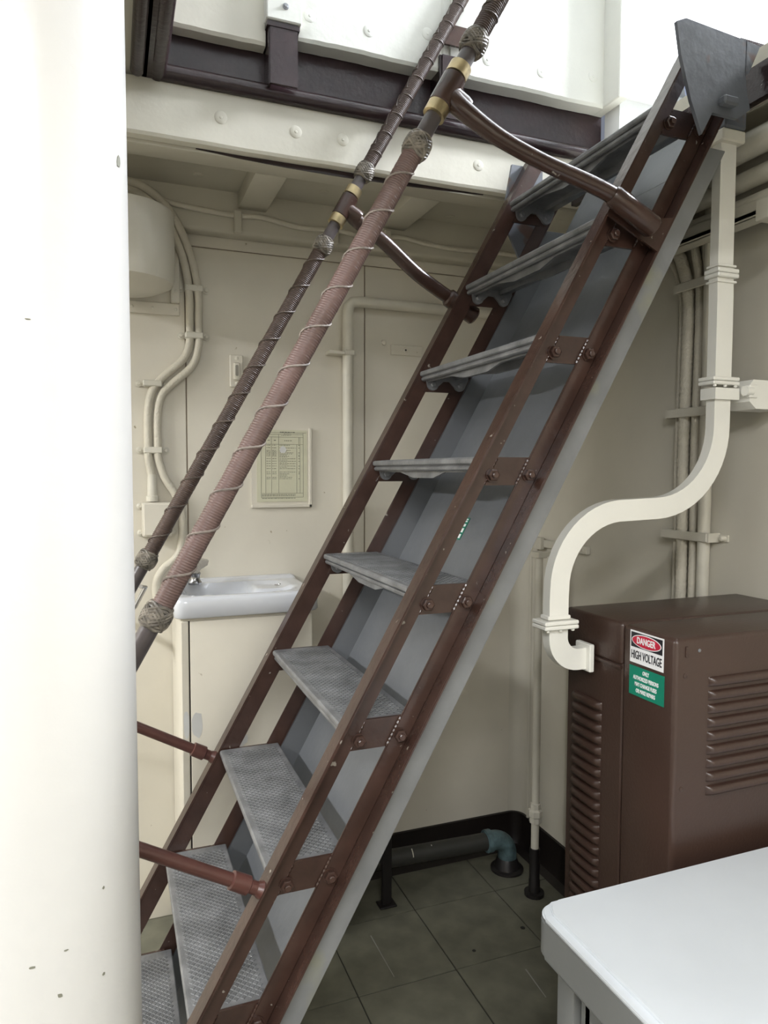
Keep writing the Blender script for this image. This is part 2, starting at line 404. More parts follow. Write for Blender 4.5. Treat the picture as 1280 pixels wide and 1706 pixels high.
bm = B(); box(bm, 0.388, 0.480, 1.842, 1.912, 2.604, 4.4, 0.003, 1); pc = link('post_cover', bm, M_panel, up_wall)
bm = B(); lathe(bm, (0.437, 1.842, 2.64), (0, -1, 0), [(0, 0.008), (0.002, 0.008), (0.003, 0.005), (0.006, 0.004)], 12); link('screw', bm, M_alu, up_wall, smooth=True)
bm = B(); box(bm, 1.437, 1.472, 1.790, 1.925, 2.580, 4.4, 0.003, 1); link('corner_post', bm, M_panel, up_wall)
bm = B(); box(bm, 1.472, 1.62, 1.800, 1.86, 2.600, 4.4, 0.003, 1); link('corner_panel', bm, M_upper, up_wall)
bm = B(); box(bm, 1.472, 1.62, 1.830, 1.90, 2.42, 2.600); link('corner_kick_plate', bm, M_upper, up_wall)
for x, z in ((0.505, 2.643), (0.669, 2.641), (0.841, 2.670), (1.030, 2.639), (1.212, 2.641), (1.395, 2.664)):
    washer(up_wall, (x, 1.860, z), (0, -1, 0), M_panel)
# the rest of the bright upper compartment
bm = B(); box(bm, 1.62, 3.4, 1.95, 2.05, 2.40, 4.5); link('far_bulkhead', bm, M_upper, up_wall)
bm = B(); box(bm, 3.4, 3.5, -1.5, 2.05, 2.40, 4.5); link('side_bulkhead', bm, M_upper, up_wall)
bm = B(); box(bm, -1.0, 3.5, -1.6, -1.5, 2.58, 4.5); link('near_bulkhead', bm, M_upper, up_wall)
bm = B(); box(bm, -1.1, -1.0, -1.6, 2.05, 2.58, 4.5); link('left_bulkhead', bm, M_upper, up_wall)
bm = B(); box(bm, -1.1, 3.5, -1.6, 2.05, 4.5, 4.58); link('upper_overhead', bm, M_upper, up_wall)
bm = B(); box(bm, -1.0, 0.095, 1.87, 1.93, 2.58, 4.5); link('upper_bulkhead_left', bm, M_upper, up_wall)
bm = B(); box(bm, 1.56, 3.4, -1.5, 1.95, 2.34, 2.40); link('upper_deck', bm, M_deskg, up_wall)
# deck edge right of the ladder head
tr = struct(thing('trim_3', '', '', (1.36, 1.3, 2.35))); del tr['label']; del tr['category']
bm = B(); box(bm, 1.352, 1.372, 0.95, 1.90, 2.285, 2.362); link('deck_edge_bar', bm, M_dkbrown, tr)
bm = B(); box(bm, 1.36, 2.4, 1.275, 1.30, 2.362, 2.45); link('cross_coaming', bm, M_dkbrown, tr)
bm = B(); box(bm, 1.372, 1.378, 0.95, 1.90, 2.28, 2.30); link('deck_edge_lip', bm, M_ceil, tr)

# ================================================================== COLUMN
bm = B()
cx, cy, cr = -0.0872, 0.958, 0.113
prof = [(0, cr+0.02), (0.02, cr+0.02), (0.024, cr), (2.436, cr), (2.44, cr)]
lathe(bm, (cx, cy, 0), (0, 0, 1), prof, 64)
colm = tag(link('column', bm, M_col, loc=(0, 0, 0), smooth=True), 'thick white gloss-painted round pillar in the left foreground', 'column')
for z, ca, hh, ww in ((1.821, -0.45, 0.008, 0.0045), (0.870, -1.365, 0.003, 0.0035), (0.911, -1.60, 0.0016, 0.004), (0.869, -0.923, 0.002, 0.0025), (0.920, -1.30, 0.001, 0.003), (0.973, -0.902, 0.002, 0.0015), (1.62, -1.5, 0.001, 0.004)):
    # paint chips, thin dark flakes lying on the shell
    bm = B(); pts = []
    for k in range(8):
        t = 2*PI*k/8; q = random.uniform(0.6, 1.1)
        aa = ca+ww*q*math.cos(t)/cr; pts.append(V((cx+(cr+0.0004)*math.cos(aa), cy+(cr+0.0004)*math.sin(aa), z+hh*q*math.sin(t))))
    nrm = V((math.cos(ca), math.sin(ca), 0)); prism(bm, pts, nrm*0.0005)
    link('paint_chip', bm, M_inkg, colm)

# ================================================================== SHIP LADDER
TH = math.atan2(0.1363, 0.0763)
U = V((math.cos(TH), 0, math.sin(TH))); N_ = V((math.sin(TH), 0, -math.cos(TH)))
OX, OZ = 0.6654, 1.4892
def L(s, n, y): return V((OX, y, OZ))+s*U+n*N_
def s_at_z(z, n): return (z-OZ+n*math.cos(TH))/math.sin(TH)
RISE = 0.1363*1.823; STEP = RISE/math.sin(TH); RUN = STEP*math.cos(TH)
YN0, YN1, YF1, YF0 = 1.200, 1.240, 1.823, 1.863      # outer/inner near, inner/outer far
ladder = thing('ship_ladder', 'steep brown steel ship ladder with ribbed gray metal treads and cord-wrapped handrails', 'ladder', (0.10, 1.53, 0.0))
ZTOP = 2.37
def bar(bm, n0, n1, y0, y1, zb=0.002, zt=ZTOP):
    pts = []
    for n, y in ((n0, y0), (n1, y0), (n1, y1), (n0, y1)):
        pts.append(L(s_at_z(zb, n), n, y))
    for n, y in ((n0, y0), (n1, y0), (n1, y1), (n0, y1)):
        pts.append(L(s_at_z(zt, n), n, y))
    t = B(); hexa(t, pts); bmesh.ops.bevel(t, geom=t.edges[:], offset=0.0018, segments=2, affect='EDGES'); merge(bm, t)
for side, (yo, yi, web0, web1) in (('near', (YN0, YN1, YN1-0.006, YN1)), ('far', (YF1, YF0, YF1, YF1+0.006))):
    bm = B(); bar(bm, 0.0, 0.006, yo, yi); bar(bm, 0.004, 0.045, web0, web1); link('front_rail', bm, M_brown, ladder)
    bm = B(); bar(bm, 0.141, 0.147, yo, yi); bar(bm, 0.108, 0.142, web0, web1); link('rear_rail', bm, M_brown, ladder)
# back tray: sheet with two side returns
bm = B()
bar(bm, 0.203, 0.207, YN1-0.004, YF1+0.004, 0.03, 2.17)
tray = link('back_panel', bm, M_gray, ladder)
bm = B(); bar(bm, 0.1475, 0.2066, YN1-0.005, YN1-0.001, 0.03, 2.17); lab(link('side_return', bm, M_grayedge, tray), 'light gray edge strip of the back panel')
bm = B(); bar(bm, 0.1475, 0.2066, YF1+0.001, YF1+0.005, 0.03, 2.17); link('side_return', bm, M_gray, tray)
bm = B(); bar(bm, 0.203, 0.207, 1.30, YF1+0.004, 2.168, 2.33); link('upper_sheet', bm, M_gray, tray)
bm = B(); bar(bm, 0.1475, 0.168, YN1-0.006, YN1-0.002, 2.168, 2.21); link('side_return', bm, M_gray, tray)
# green luminous sticker on the panel
def onpanel(s, y): return L(s, 0.2024, y)
bm = B(); prism(bm, [onpanel(-0.110, 1.538), onpanel(-0.110, 1.562), onpanel(-0.050, 1.562), onpanel(-0.050, 1.538)], N_*-0.0006)
stk = lab(link('sticker', bm, M_sgg, tray), 'small green sticker with white marks')
bm = B()
for s0, s1 in ((-0.106, -0.095), (-0.090, -0.079), (-0.074, -0.067), (-0.062, -0.058), (-0.056, -0.053)):
    prism(bm, [L(s0, 0.2016, 1.542), L(s0, 0.2016, 1.558), L(s1, 0.2016, 1.558), L(s1, 0.2016, 1.542)], N_*-0.0005)
link('sticker_print', bm, M_sgw, stk)

# connecting plates with two bolts at each tread
def plate(side):
    bm = B()
    y0, y1 = (YN1-0.001, YN1+0.005) if side == 'near' else (YF1-0.005, YF1+0.001)
    def X(n, dz): return (n+dz*math.cos(TH))/math.sin(TH)
    poly = [(X(0.038, 0.0), y0, 0.0), (X(0.118, 0.0), y0, 0.0), (X(0.118, -0.056), y0, -0.056), (X(0.038, -0.056), y0, -0.056)]
    prism(bm, poly, (0, y1-y0, 0))
    # weld beads along both ends
    for n in (0.0445, 0.1085):
        yb = YN1-0.0065 if side == 'near' else YF1+0.0065
        pts = []
        for k in range(15):
            dz = -0.002-0.052*k/14
            pts.append((X(n, dz), yb+(0.0035 if side == 'near' else -0.0035), dz))
        tube(bm, pts, [0.0026+0.0008*(k % 2) for k in range(15)], 6)
    return bm
def bolt(side):
    """hex head + washer at the origin, pointing outward"""
    bm = B(); ax = (0, -1, 0) if side == 'near' else (0, 1, 0)
    lathe(bm, (0, 0, 0), ax, [(0, 0.0145), (0.002, 0.0145)], 16)
    lathe(bm, V(ax)*0.002, ax, [(0, 0.0125), (0.008, 0.0125), (0.0095, 0.0105)], 6)
    lathe(bm, V(ax)*0.0115, ax, [(0, 0.007), (0.005, 0.0066), (0.006, 0.005)], 10)
    return bm
BZ, BX = -0.0355, (0.037, 0.120)
# tread
TY0_, TY1_ = YN1+0.005, YF1-0.005
def tread_body():
    prof = [(0.007, 0.0), (0.003, -0.001), (0.0005, -0.004), (0, -0.008), (0.0008, -0.012), (0.004, -0.0145), (0.0085, -0.0150),
            (0.0088, -0.0165), (0.0055, -0.0175), (0.0040, -0.0205), (0.0048, -0.0245), (0.008, -0.0270), (0.014, -0.0275), (0.016, -0.0245),
            (0.016, -0.010), (0.150, -0.010), (0.152, -0.008), (0.152, -0.001), (0.150, 0.0)]
    bm = B(); prism(bm, [(x, TY0_+0.001, z) for x, z in prof], (0, TY1_-TY0_-0.002, 0)); return bm
def tread_studs():
    """raised diamonds, long axis alternating: one joined relief piece"""
    bm = B(); x0, x1, y0, y1 = 0.010, 0.150, TY0_+0.004, TY1_-0.004
    dx, dy = 0.0070, 0.0145; a, b = dx*0.88, dy*0.44
    for i in range(int((x1-x0)/dx)-1):
        for j in range(int((y1-y0)/dy)-1):
            cx_ = x0+(i+1)*dx; cy_ = y0+(j+0.75+(0.5 if i % 2 else 0))*dy
            base = [bm.verts.new(q) for q in ((cx_-a, cy_, 0), (cx_, cy_-b, 0), (cx_+a, cy_, 0), (cx_, cy_+b, 0))]
            top = [bm.verts.new((cx_+(v.co.x-cx_)*0.72, cy_+(v.co.y-cy_)*0.72, 0.0008)) for v in base]
            bm.faces.new(top)
            for k in range(4): bm.faces.new([base[k], base[(k+1) % 4], top[(k+1) % 4], top[k]])
    return bm
def end_bracket(y0, y1):
    pts = [(0.018, -0.009), (0.018, -0.026)]
    c = (BX[0], BZ)
    pts += [(c[0]+0.0165*math.cos(t), c[1]+0.0165*math.sin(t)) for t in [PI+0.35-(-1)*k*(PI-0.7)/8 for k in range(9)]]
    pts += [(0.070, -0.026), (0.088, -0.026)]
    c = (BX[1], BZ)
    pts += [(c[0]+0.0165*math.cos(t), c[1]+0.0165*math.sin(t)) for t in [PI+0.35+k*(PI-0.7)/8 for k in range(9)]]
    pts += [(0.146, -0.020), (0.146, -0.009)]
    bm = B(); prism(bm, [(x, y0, z) for x, z in pts], (0, y1-y0, 0)); return bm
def web():
    a, b = TY0_+0.01, TY1_-0.01
    pts = [(a, -0.009), (a, -0.030), (a+0.16, -0.031), (a+0.22, -0.044), (b-0.22, -0.044), (b-0.14, -0.031), (b, -0.030), (b, -0.009)]
    bm = B(); prism(bm, [(0.020, y, z) for y, z in pts], (0.006, 0, 0))
    prism(bm, [(0.105, y, z*0.7) for y, z in pts], (0.006, 0, 0)); return bm
def inner_bolt(side):
    bm = B(); ax = (0, 1, 0) if side == 'near' else (0, -1, 0)
    lathe(bm, (0, 0, 0), ax, [(0, 0.0085), (0.006, 0.0085), (0.0075, 0.007)], 6); return bm
protos = {}
for k in range(-5, 4):                # nine treads, k=0 at eye level
    org = V((OX+k*RUN, 0, OZ+k*RISE))
    if not protos:
        t = link('tread', tread_body(), M_alu, ladder, loc=org, smooth=True, ang=25)
        s = link('diamond_studs', tread_studs(), M_alutop, t, loc=org); s['kind'] = 'stuff'
        link('end_bracket', end_bracket(TY0_+0.001, TY0_+0.009), M_alu, t, loc=org)
        link('end_bracket', end_bracket(TY1_-0.009, TY1_-0.001), M_alu, t, loc=org)
        link('underside_web', web(), M_alu, t, loc=org)
        bmi = inner_bolt('far'); ib = None
        for bx in BX:
            p = org+V((bx, TY1_-0.009, BZ))
            ib = link('bolt', bmi, M_alu, t, loc=p) if ib is None else link('bolt', ib.data, M_alu, t, loc=p)
        pn = link('connecting_plate', plate('near'), M_brown, ladder, loc=org)
        pf = link('connecting_plate', plate('far'), M_brown, ladder, loc=org)
        bb = None
        for pl, sd, yb in ((pn, 'near', YN1-0.0065), (pf, 'far', YF1+0.0065)):
            bmb = bolt(sd); b0 = None
            for bx in BX:
                p = org+V((bx, yb, BZ))
                b0 = link('bolt', bmb, M_brown, pl, loc=p) if b0 is None else link('bolt', b0.data, M_brown, pl, loc=p)
        protos = {'t': t, 'n': pn, 'f': pf, 'o': org}
    else:
        for q in ('t', 'n', 'f'): dup(protos[q], ladder, org-protos['o'])

# head plates at the top of the near stringer
def P3(x, z, y=1.186): return V((x, y, z))
bm = B()
poly = [P3(1.092, 2.377), P3(1.116, 2.388), P3(1.282, 2.378), P3(1.281, 2.305), P3(1.286, 2.271), P3(1.297, 2.238), P3(1.262, 2.213), P3(1.192, 2.213), P3(1.165, 2.165), P3(1.134, 2.23), P3(1.105, 2.314)]
prism(bm, poly, (0, 0.008, 0)); hp = link('head_plate', bm, M_plate, ladder)
bm = B(); prism(bm, [P3(1.280, 2.378), P3(1.320, 2.374), P3(1.290, 2.312), P3(1.280, 2.306)], (0, 0.006, 0)); link('bent_flange', bm, M_plate, hp)
bm = B(); box(bm, 1.205, 1.245, 1.165, 1.186, 2.228, 2.246, 0.004, 1); link('hook_lug', bm, M_plate, hp)
bm = B(); prism(bm, [V((x, YF0-0.003, z)) for x, z in ((1.085, 2.20), (1.115, 2.36), (1.22, 2.36), (1.22, 2.16), (1.16, 2.06))], (0, 0.008, 0)); link('head_plate', bm, M_plate, ladder)

# ---- handrails
RY = {'near': 1.225, 'far': 1.84}; RN = -0.391
def helix(bm, y, s0, s1, pitch, R, r, ph=0, dirn=1, n=5, seg=14):
    pts = []; turns = (s1-s0)/pitch; N = int(turns*seg)
    Wv = V((0, 1, 0))
    for i in range(N+1):
        t = i/seg; a = ph+dirn*2*PI*t; c = L(s0+(s1-s0)*i/N, RN, y)
        pts.append(c+R*(math.cos(a)*N_+math.sin(a)*Wv))
    tube(bm, pts, r, n); return bm
def hitch(bm, y, s0, s1, pitch, R, r, ph):
    """marling: a ring at every pitch, joined by slanting bights on the room side"""
    Wv = V((0, 1, 0)); n = int((s1-s0)/pitch)
    for i in range(n):
        sc = s0+(i+0.5)*pitch; pts = []
        for k in range(19):
            a = ph+2*PI*k/18; pts.append(L(sc+0.35*pitch*(k/18.0), RN, y)+R*(math.cos(a)*N_+math.sin(a)*Wv))
        for k in range(1, 8):
            a = ph+0.9*k/7*(-1 if k < 4 else -1); pts.append(L(sc+pitch*(0.35+0.65*k/7), RN, y)+R*(math.cos(a)*N_+math.sin(a)*Wv))
        tube(bm, pts, r, 5)
    return bm
def wrap(y, s0, s1, R, cord=0.0046):
    """pipe closely served with cord: one ridge per turn"""
    bm = B(); a, b = N_, V((0, 1, 0)); n = 16; K = int((s1-s0)/cord); rings = []
    for i in range(K*4+1):
        s = s0+(s1-s0)*i/(K*4); rr = R-0.0016*(0.5+0.5*math.cos(2*PI*i/4))
        jit = random.uniform(-0.00025, 0.00025) if i % 4 == 0 else jit
        rr += jit
        rings.append([bm.verts.new(L(s+cord*(k/n), RN, y)+rr*(math.cos(2*PI*k/n)*a+math.sin(2*PI*k/n)*b)) for k in range(n)])
    for i in range(len(rings)-1):
        for k in range(n): bm.faces.new([rings[i][k], rings[i][(k+1) % n], rings[i+1][(k+1) % n], rings[i+1][k]])
    bm.faces.new(rings[0][::-1]); bm.faces.new(rings[-1]); return bm
def turks(y, sc, R, h, r=0.0029):
    """turk's head: three interwoven leads, two parallel passes"""
    bm = B(); Wv = V((0, 1, 0))
    def bulge(z): return R+0.0050*max(0.0, 1-(z/(h*1.55))**2)**0.6
    for off in (-0.0062, 0.0, 0.0062):
        pts = []; leads, bights = 4, 5; N = 160
        for i in range(N+1):
            t = 2*PI*i/N; a = leads*t; z = h*math.sin(bights*t)*0.95+off
            rr = bulge(z)+0.0010+0.0012*math.cos(2*bights*t)
            pts.append(L(sc+z, RN, y)+rr*(math.cos(a)*N_+math.sin(a)*Wv))
        tube(bm, pts, r, 6, caps=False)
    lathe(bm, L(sc-h*1.5, RN, y), U, [(h*1.5*(1+k/6.0), bulge(h*1.5*k/6.0)) for k in range(-6, 7)], 16, ref=V((0, 1, 0)))
    return bm
for sd in ('near', 'far'):
    y = RY[sd]
    bm = B(); tube(bm, [L(-1.02, RN, y), L(1.35, RN, y)], 0.0158, 18)
    rail = link('handrail', bm, M_bare, ladder, smooth=True)
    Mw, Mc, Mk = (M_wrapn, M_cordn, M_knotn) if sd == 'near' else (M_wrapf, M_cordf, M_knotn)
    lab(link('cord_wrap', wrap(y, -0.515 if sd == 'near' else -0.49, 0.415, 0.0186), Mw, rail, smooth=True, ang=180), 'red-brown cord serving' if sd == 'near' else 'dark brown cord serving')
    link('cord_wrap', wrap(y, 0.672, 1.33, 0.0186), M_wrapf, rail, smooth=True, ang=180)  # upper serving on the near rail coloured dark for its dimmer light
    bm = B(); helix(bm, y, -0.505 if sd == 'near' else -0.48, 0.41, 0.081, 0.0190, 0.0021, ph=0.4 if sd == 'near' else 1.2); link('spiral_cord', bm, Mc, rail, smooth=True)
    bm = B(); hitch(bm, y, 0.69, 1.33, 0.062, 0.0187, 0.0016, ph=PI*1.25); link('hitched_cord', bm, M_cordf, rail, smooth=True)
    for sc in (-0.528 if sd == 'near' else -0.503, 0.428, 0.664):
        link('turks_head_knot', turks(y, sc, 0.0165, 0.0145), Mk, rail, smooth=True)
    for sc in (0.508, 0.598):
        bm = B(); lathe(bm, L(sc-0.0125, RN, y), U, [(0, 0.0185), (0.001, 0.0215), (0.024, 0.0215), (0.025, 0.0185)], 22, ref=V((0, 1, 0))); link('brass_collar', bm, M_brass, rail, smooth=True)
    bm = B(); lathe(bm, L(0.552-0.033, RN, y), U, [(0, 0.019), (0.003, 0.0225), (0.063, 0.0225), (0.066, 0.019)], 22, ref=V((0, 1, 0)))
    lathe(bm, L(0.549, RN+0.008, y), N_, [(0, 0.021), (0.030, 0.0215), (0.040, 0.0195)], 18)
    link('tee_fitting', bm, M_brown, rail, smooth=True)
# upper stanchions
bm = B()
pts = [L(0.548, RN+0.01, 1.225), L(0.536, -0.355, 1.212), L(0.532, -0.272, 1.20), L(0.545, -0.173, 1.188), L(0.576, -0.040, 1.176), L(0.584, 0.02, 1.176)]
sp = smooth_path(pts, 8); N = len(sp)
tube(bm, sp, [0.0205-0.0055*min(1, 2.2*i/N)+0.0025*max(0, i/N-0.6)/0.4 for i in range(N)], 18)
st = link('stanchion', bm, M_brown, ladder, smooth=True)
bm = B(); lathe(bm, L(0.579, -0.022, 1.174), (L(0.585, 0.126, 1.172)-L(0.579, -0.022, 1.174)), [(0, 0.0175), (0.006, 0.0205), (0.112, 0.0225), (0.117, 0.019), (0.11, 0.016)], 20)
link('sleeve', bm, M_brown, st, smooth=True)
bm = B(); prism(bm, [L(0.60, 0.0, 1.199), L(0.632, 0.012, 1.199), L(0.622, 0.10, 1.199), L(0.655, 0.142, 1.199), L(0.57, 0.142, 1.199), L(0.56, 0.0, 1.199)], (0, 0.005, 0)); link('gusset', bm, M_brown, st)
bm = B()
pts = [L(0.548, RN+0.01, 1.84), L(0.543, -0.34, 1.845), L(0.543, -0.255, 1.85), L(0.530, -0.126, 1.86), L(0.541, 0.0, 1.884), L(0.545, 0.06, 1.886)]
tube(bm, smooth_path(pts, 8), 0.0195, 18); st = link('stanchion', bm, M_brown, ladder, smooth=True)
bm = B(); lathe(bm, L(0.540, -0.012, 1.884), N_, [(0, 0.022), (0.005, 0.0265), (0.10, 0.0265), (0.105, 0.022)], 20); link('sleeve', bm, M_brown, st, smooth=True)
# lower stanchions
for y, r in ((1.215, 0.0118), (1.842, 0.0128)):
    bm = B(); tube(bm, [L(-0.882, RN, y), L(-0.882, 0.001, y)], r, 16); st = link('stanchion', bm, M_redbrown, ladder, smooth=True)
    bm = B(); lathe(bm, L(-0.882, -0.060, y), N_, [(0, r), (0.002, r+0.0045), (0.034, r+0.005), (0.037, r)], 18); lathe(bm, L(-0.882, -0.010, y), N_, [(0, r), (0.010, r+0.004)], 16)
    link('collar', bm, M_redbrown, st, smooth=True)

# ================================================================== WAVEGUIDE RUN
wg = thing('waveguide_duct', 'white rectangular metal duct curving in an S down to the brown cabinet', 'duct', (0.96, 1.262, 1.06))
YG = 1.262
def arc(cx_, cz_, r, a0, a1, n=14): return [(cx_+r*math.cos(a0+(a1-a0)*k/n), YG, cz_+r*math.sin(a0+(a1-a0)*k/n)) for k in range(n+1)]
g = 0.012
c1 = (1.310-0.185, 1.565); c2 = (1.04, 1.214)
pts = [(1.310, YG, 1.640), (1.310, YG, 1.60)] + arc(c1[0], c1[1], 0.185, 0, -PI/2*0.97) + arc(c2[0], c2[1], 0.163, PI/2*0.98, PI) + [(0.876, YG, 1.19), (0.876, YG, 1.150)]
bm = B(); sweep_rect(bm, pts, (0, 1, 0), 0.0235, 0.0125); link('bent_section', bm, M_white, wg, smooth=True, ang=50)
bm = B(); sweep_rect(bm, [(1.307, YG, 2.20), (1.308, YG, 1.915)], (0, 1, 0), 0.0225, 0.012); link('straight_section', bm, M_white, wg)
bm = B(); sweep_rect(bm, [(1.308, YG, 1.905), (1.3095, YG, 1.86), (1.310, YG, 1.80), (1.310, YG, 1.672)], (0, 1, 0), 0.0240, 0.0125); link('straight_section', bm, M_white, wg)
e = [(0.876, YG, 1.128), (0.876, YG, 1.115)] + [(0.926-0.050*math.cos(a), YG, 1.110-0.050*math.sin(a)) for a in [k*PI/2/10 for k in range(11)]] + [(0.948, YG, 1.060)]
bm = B(); sweep_rect(bm, e, (0, 1, 0), 0.0230, 0.0125); link('elbow', bm, M_white, wg, smooth=True, ang=50)
def flange(x, z, hw=0.039, hd=0.024, t=0.009, vertical=False):
    bm = B()
    if vertical:
        box(bm, x-t, x+t, YG-hd, YG+hd, z-hw, z+hw, 0.002, 1)
    else:
        box(bm, x-hw, x+hw, YG-hd, YG+hd, z+0.0005, z+t, 0.002, 1); box(bm, x-hw, x+hw, YG-hd, YG+hd, z-t, z-0.0005, 0.002, 1)
    return bm
def fl_bolts(x, z):
    bm = B()
    for dx in (-0.031, 0.0, 0.031):
        lathe(bm, (x+dx, YG-0.018, z-0.009), (0, 0, -1), [(0, 0.004), (0.004, 0.004), (0.005, 0.003)], 8)
    return bm
f1 = link('flange', flange(1.310, 1.668), M_white, wg); link('flange_bolts', fl_bolts(1.310, 1.668), M_white, f1)
f2 = link('flange', flange(1.309, 1.910, 0.031, 0.022, 0.010), M_white, wg)
bm = B(); box(bm, 1.280, 1.337, YG-0.018, YG+0.018, 1.889, 1.894, 0.001, 1); link('solder_lip', bm, M_white, f2)
bm = B(); box(bm, 1.281, 1.335, YG-0.018, YG+0.018, 1.924, 1.929, 0.001, 1); link('solder_lip', bm, M_white, f2)
f3 = link('flange', flange(0.876, 1.139, 0.042, 0.026, 0.009), M_white, wg); link('flange_bolts', fl_bolts(0.876, 1.139), M_white, f3)
bm = B(); box(bm, 0.848, 0.904, YG-0.016, YG+0.016, 1.149, 1.158, 0.002, 1); link('solder_lip', bm, M_white, f3)
f4 = link('flange', flange(0.9525, 1.062, 0.030, 0.026, 0.006, True), M_white, wg)
bm = B(); box(bm, 1.276, 1.342, YG-0.026, YG+0.026, 2.195, 2.222, 0.003, 1); link('flange', bm, M_band, wg)
bm = B(); box(bm, 1.278, 1.340, YG-0.03, YG+0.03, 2.222, 2.27, 0.004, 1); lab(link('top_coupling', bm, M_plate, wg), 'dark gray top coupling')
# clamp arm to the right wall
arm = thing('duct_support_arm', 'white box bracket arm clamping the upright duct, sticking out from the right edge', 'bracket', (1.48, 1.26, 1.63))
bm = B(); prism(bm, [(x, 1.225, z) for x, z in ((1.365, 1.66), (1.375, 1.672), (1.479, 1.672), (1.479, 1.606), (1.385, 1.606), (1.365, 1.622))], (0, 0.07, 0)); link('arm', bm, M_white, arm)
bm = B(); prism(bm, [(1.350, 1.240, 1.626), (1.278, 1.240, 1.626), (1.278, 1.284, 1.626), (1.350, 1.284, 1.626), (1.350, 1.2758, 1.626), (1.2850, 1.2758, 1.626), (1.2850, 1.2482, 1.626), (1.350, 1.2482, 1.626)], (0, 0, 0.026))
link('strap', bm, M_white, arm)
bm = B(); tube(bm, [(1.350, 1.226, 1.645), (1.370, 1.226, 1.645)], 0.011, 12); link('clamp_nut', bm, M_white, arm, smooth=True)
bm = B(); box(bm, 1.36, 1.385, 1.220, 1.300, 1.63, 1.66, 0.002, 1); link('clamp_block', bm, M_white, arm)

# ================================================================== BROWN CABINET
CX0, CX1, CY0, CYS, CY1, CZ = 0.965, 1.478, 1.010, 1.158, 1.345, 1.153
cab = thing('transformer_cabinet', 'dark brown louvered steel cabinet against the right wall behind the desk', 'cabinet', (1.22, 1.18, 0))
bm = B(); box(bm, CX0, CX1, CY0, CYS-0.0015, 0.02, CZ, 0.010, 3); front = link('front_cover', bm, M_cab, cab, smooth=True)
bm = B(); box(bm, CX0+0.004, CX1, CYS+0.0015, CY1, 0.02, CZ-0.02, 0.003, 1); back = link('body', bm, M_cab, cab)
bm = B(); box(bm, CX0, CX1, CYS+0.0005, CY1+0.004, CZ-0.088, CZ+0.001, 0.008, 3); link('top_cover', bm, M_cab, cab, smooth=True)
bm = B(); box(bm, CX0-0.0015, CX0+0.004, CYS+0.002, CY1-0.06, CZ-0.094, CZ-0.088); link('hasp_strip', bm, M_cab, cab)
def louver(L_, hh=0.0092, dd=0.012):
    """half-round pressed louver, length along +Y from origin, bulging to -X"""
    bm = B(); n = 8; m_ = 6; rings = []
    ends = [0.0, 0.004, 0.012] + [L_*0.5] + [L_-0.012, L_-0.004, L_]; sc = [0.0, 0.6, 1, 1, 1, 0.6, 0.0]
    for yv, s in zip(ends, sc):
        rings.append([bm.verts.new((-dd*s*math.sin(PI*k/n)**0.8 if 0 < k < n else 0.0, yv, hh*math.cos(PI*k/n))) for k in range(n+1)])
    for i in range(len(rings)-1):
        for k in range(n): bm.faces.new([rings[i][k], rings[i][k+1], rings[i+1][k+1], rings[i+1][k]])
    return bm
l0 = None
for i in range(20):
    z = 0.960-i*0.0246
    p = (CX0+0.0042, 1.222, z)
    l0 = link('louver', louver(0.100), M_cab, cab, loc=p, smooth=True) if l0 is None else link('louver', l0.data, M_cab, cab, loc=p)
f0 = None
for i in range(9):
    z = 1.066-i*0.0262
    p = (CX1-0.075, CY0+0.0002, z)
    if f0 is None:
        bm = louver(CX1-0.075-1.044); bmesh.ops.rotate(bm, verts=bm.verts, cent=(0, 0, 0), matrix=Matrix.Rotation(PI/2, 3, 'Z'))
        f0 = link('louver', bm, M_cab, cab, loc=p, smooth=True)
    else: link('louver', f0.data, M_cab, cab, loc=p)
def screw(parent, loc, ax, m=M_alu, r=0.0035):
    bm = B(); lathe(bm, V((0, 0, 0)), ax, [(0, r), (0.001, r), (0.0018, r*0.7)], 10); return link('screw', bm, m, parent, loc=loc, smooth=True)
screw(cab, (1.020, CY0, 1.128), (0, -1, 0)); screw(cab, (0.988, CY0, 1.083), (0, -1, 0), M_cab, 0.005); screw(cab, (0.985, CY0, 0.868), (0, -1, 0), M_cab, 0.005)
bm = B(); box(bm, 0.986, 0.992, CY0-0.003, CY0+0.001, 1.118, 1.138, 0.001, 1); link('latch_tab', bm, M_cab, cab)
# warning sign on the left side (faces -X): right = -Y, up = Z, out = -X
RS = Matrix(((0, 0, -1), (-1, 0, 0), (0, 1, 0)))
SX = CX0-0.0005
def sp3(y, z, o=0.0): return V((SX-o, y, z))
ys0, ys1 = 1.132, 1.040     # left, right edge
def quad(bm, y0, y1, z0, z1, o0, o1):
    prism(bm, [sp3(y0, z0, o0), sp3(y1, z0, o0), sp3(y1, z1, o0), sp3(y0, z1, o0)], V((-(o1-o0), 0, 0)))
bm = B(); quad(bm, ys0, ys1, 1.083, 1.147, 0, 0.001); s1 = lab(link('warning_sign', bm, M_sgw, cab), 'white DANGER HIGH VOLTAGE sign with red oval')
bm = B(); quad(bm, ys0-0.003, ys1+0.003, 1.1145, 1.144, 0.0009, 0.0014); link('sign_black_field', bm, M_sgk, s1)
yc = (ys0+ys1)/2
def oval(a, b, o0, o1):
    bm = B(); prism(bm, [sp3(yc-a*math.cos(2*PI*k/40), 1.1292+b*math.sin(2*PI*k/40), o0) for k in range(40)], V((-(o1-o0), 0, 0))); return bm
link('sign_oval_rim', oval(0.0405, 0.0135, 0.0013, 0.0018), M_sgw, s1)
link('sign_red_oval', oval(0.0385, 0.0118, 0.0017, 0.0022), M_sgr, s1)
link('sign_lettering', text_bm('DANGER', 0.0180, 0.70, 0.0004, RS, sp3(yc, 1.1292, 0.0026)), M_sgw, s1)
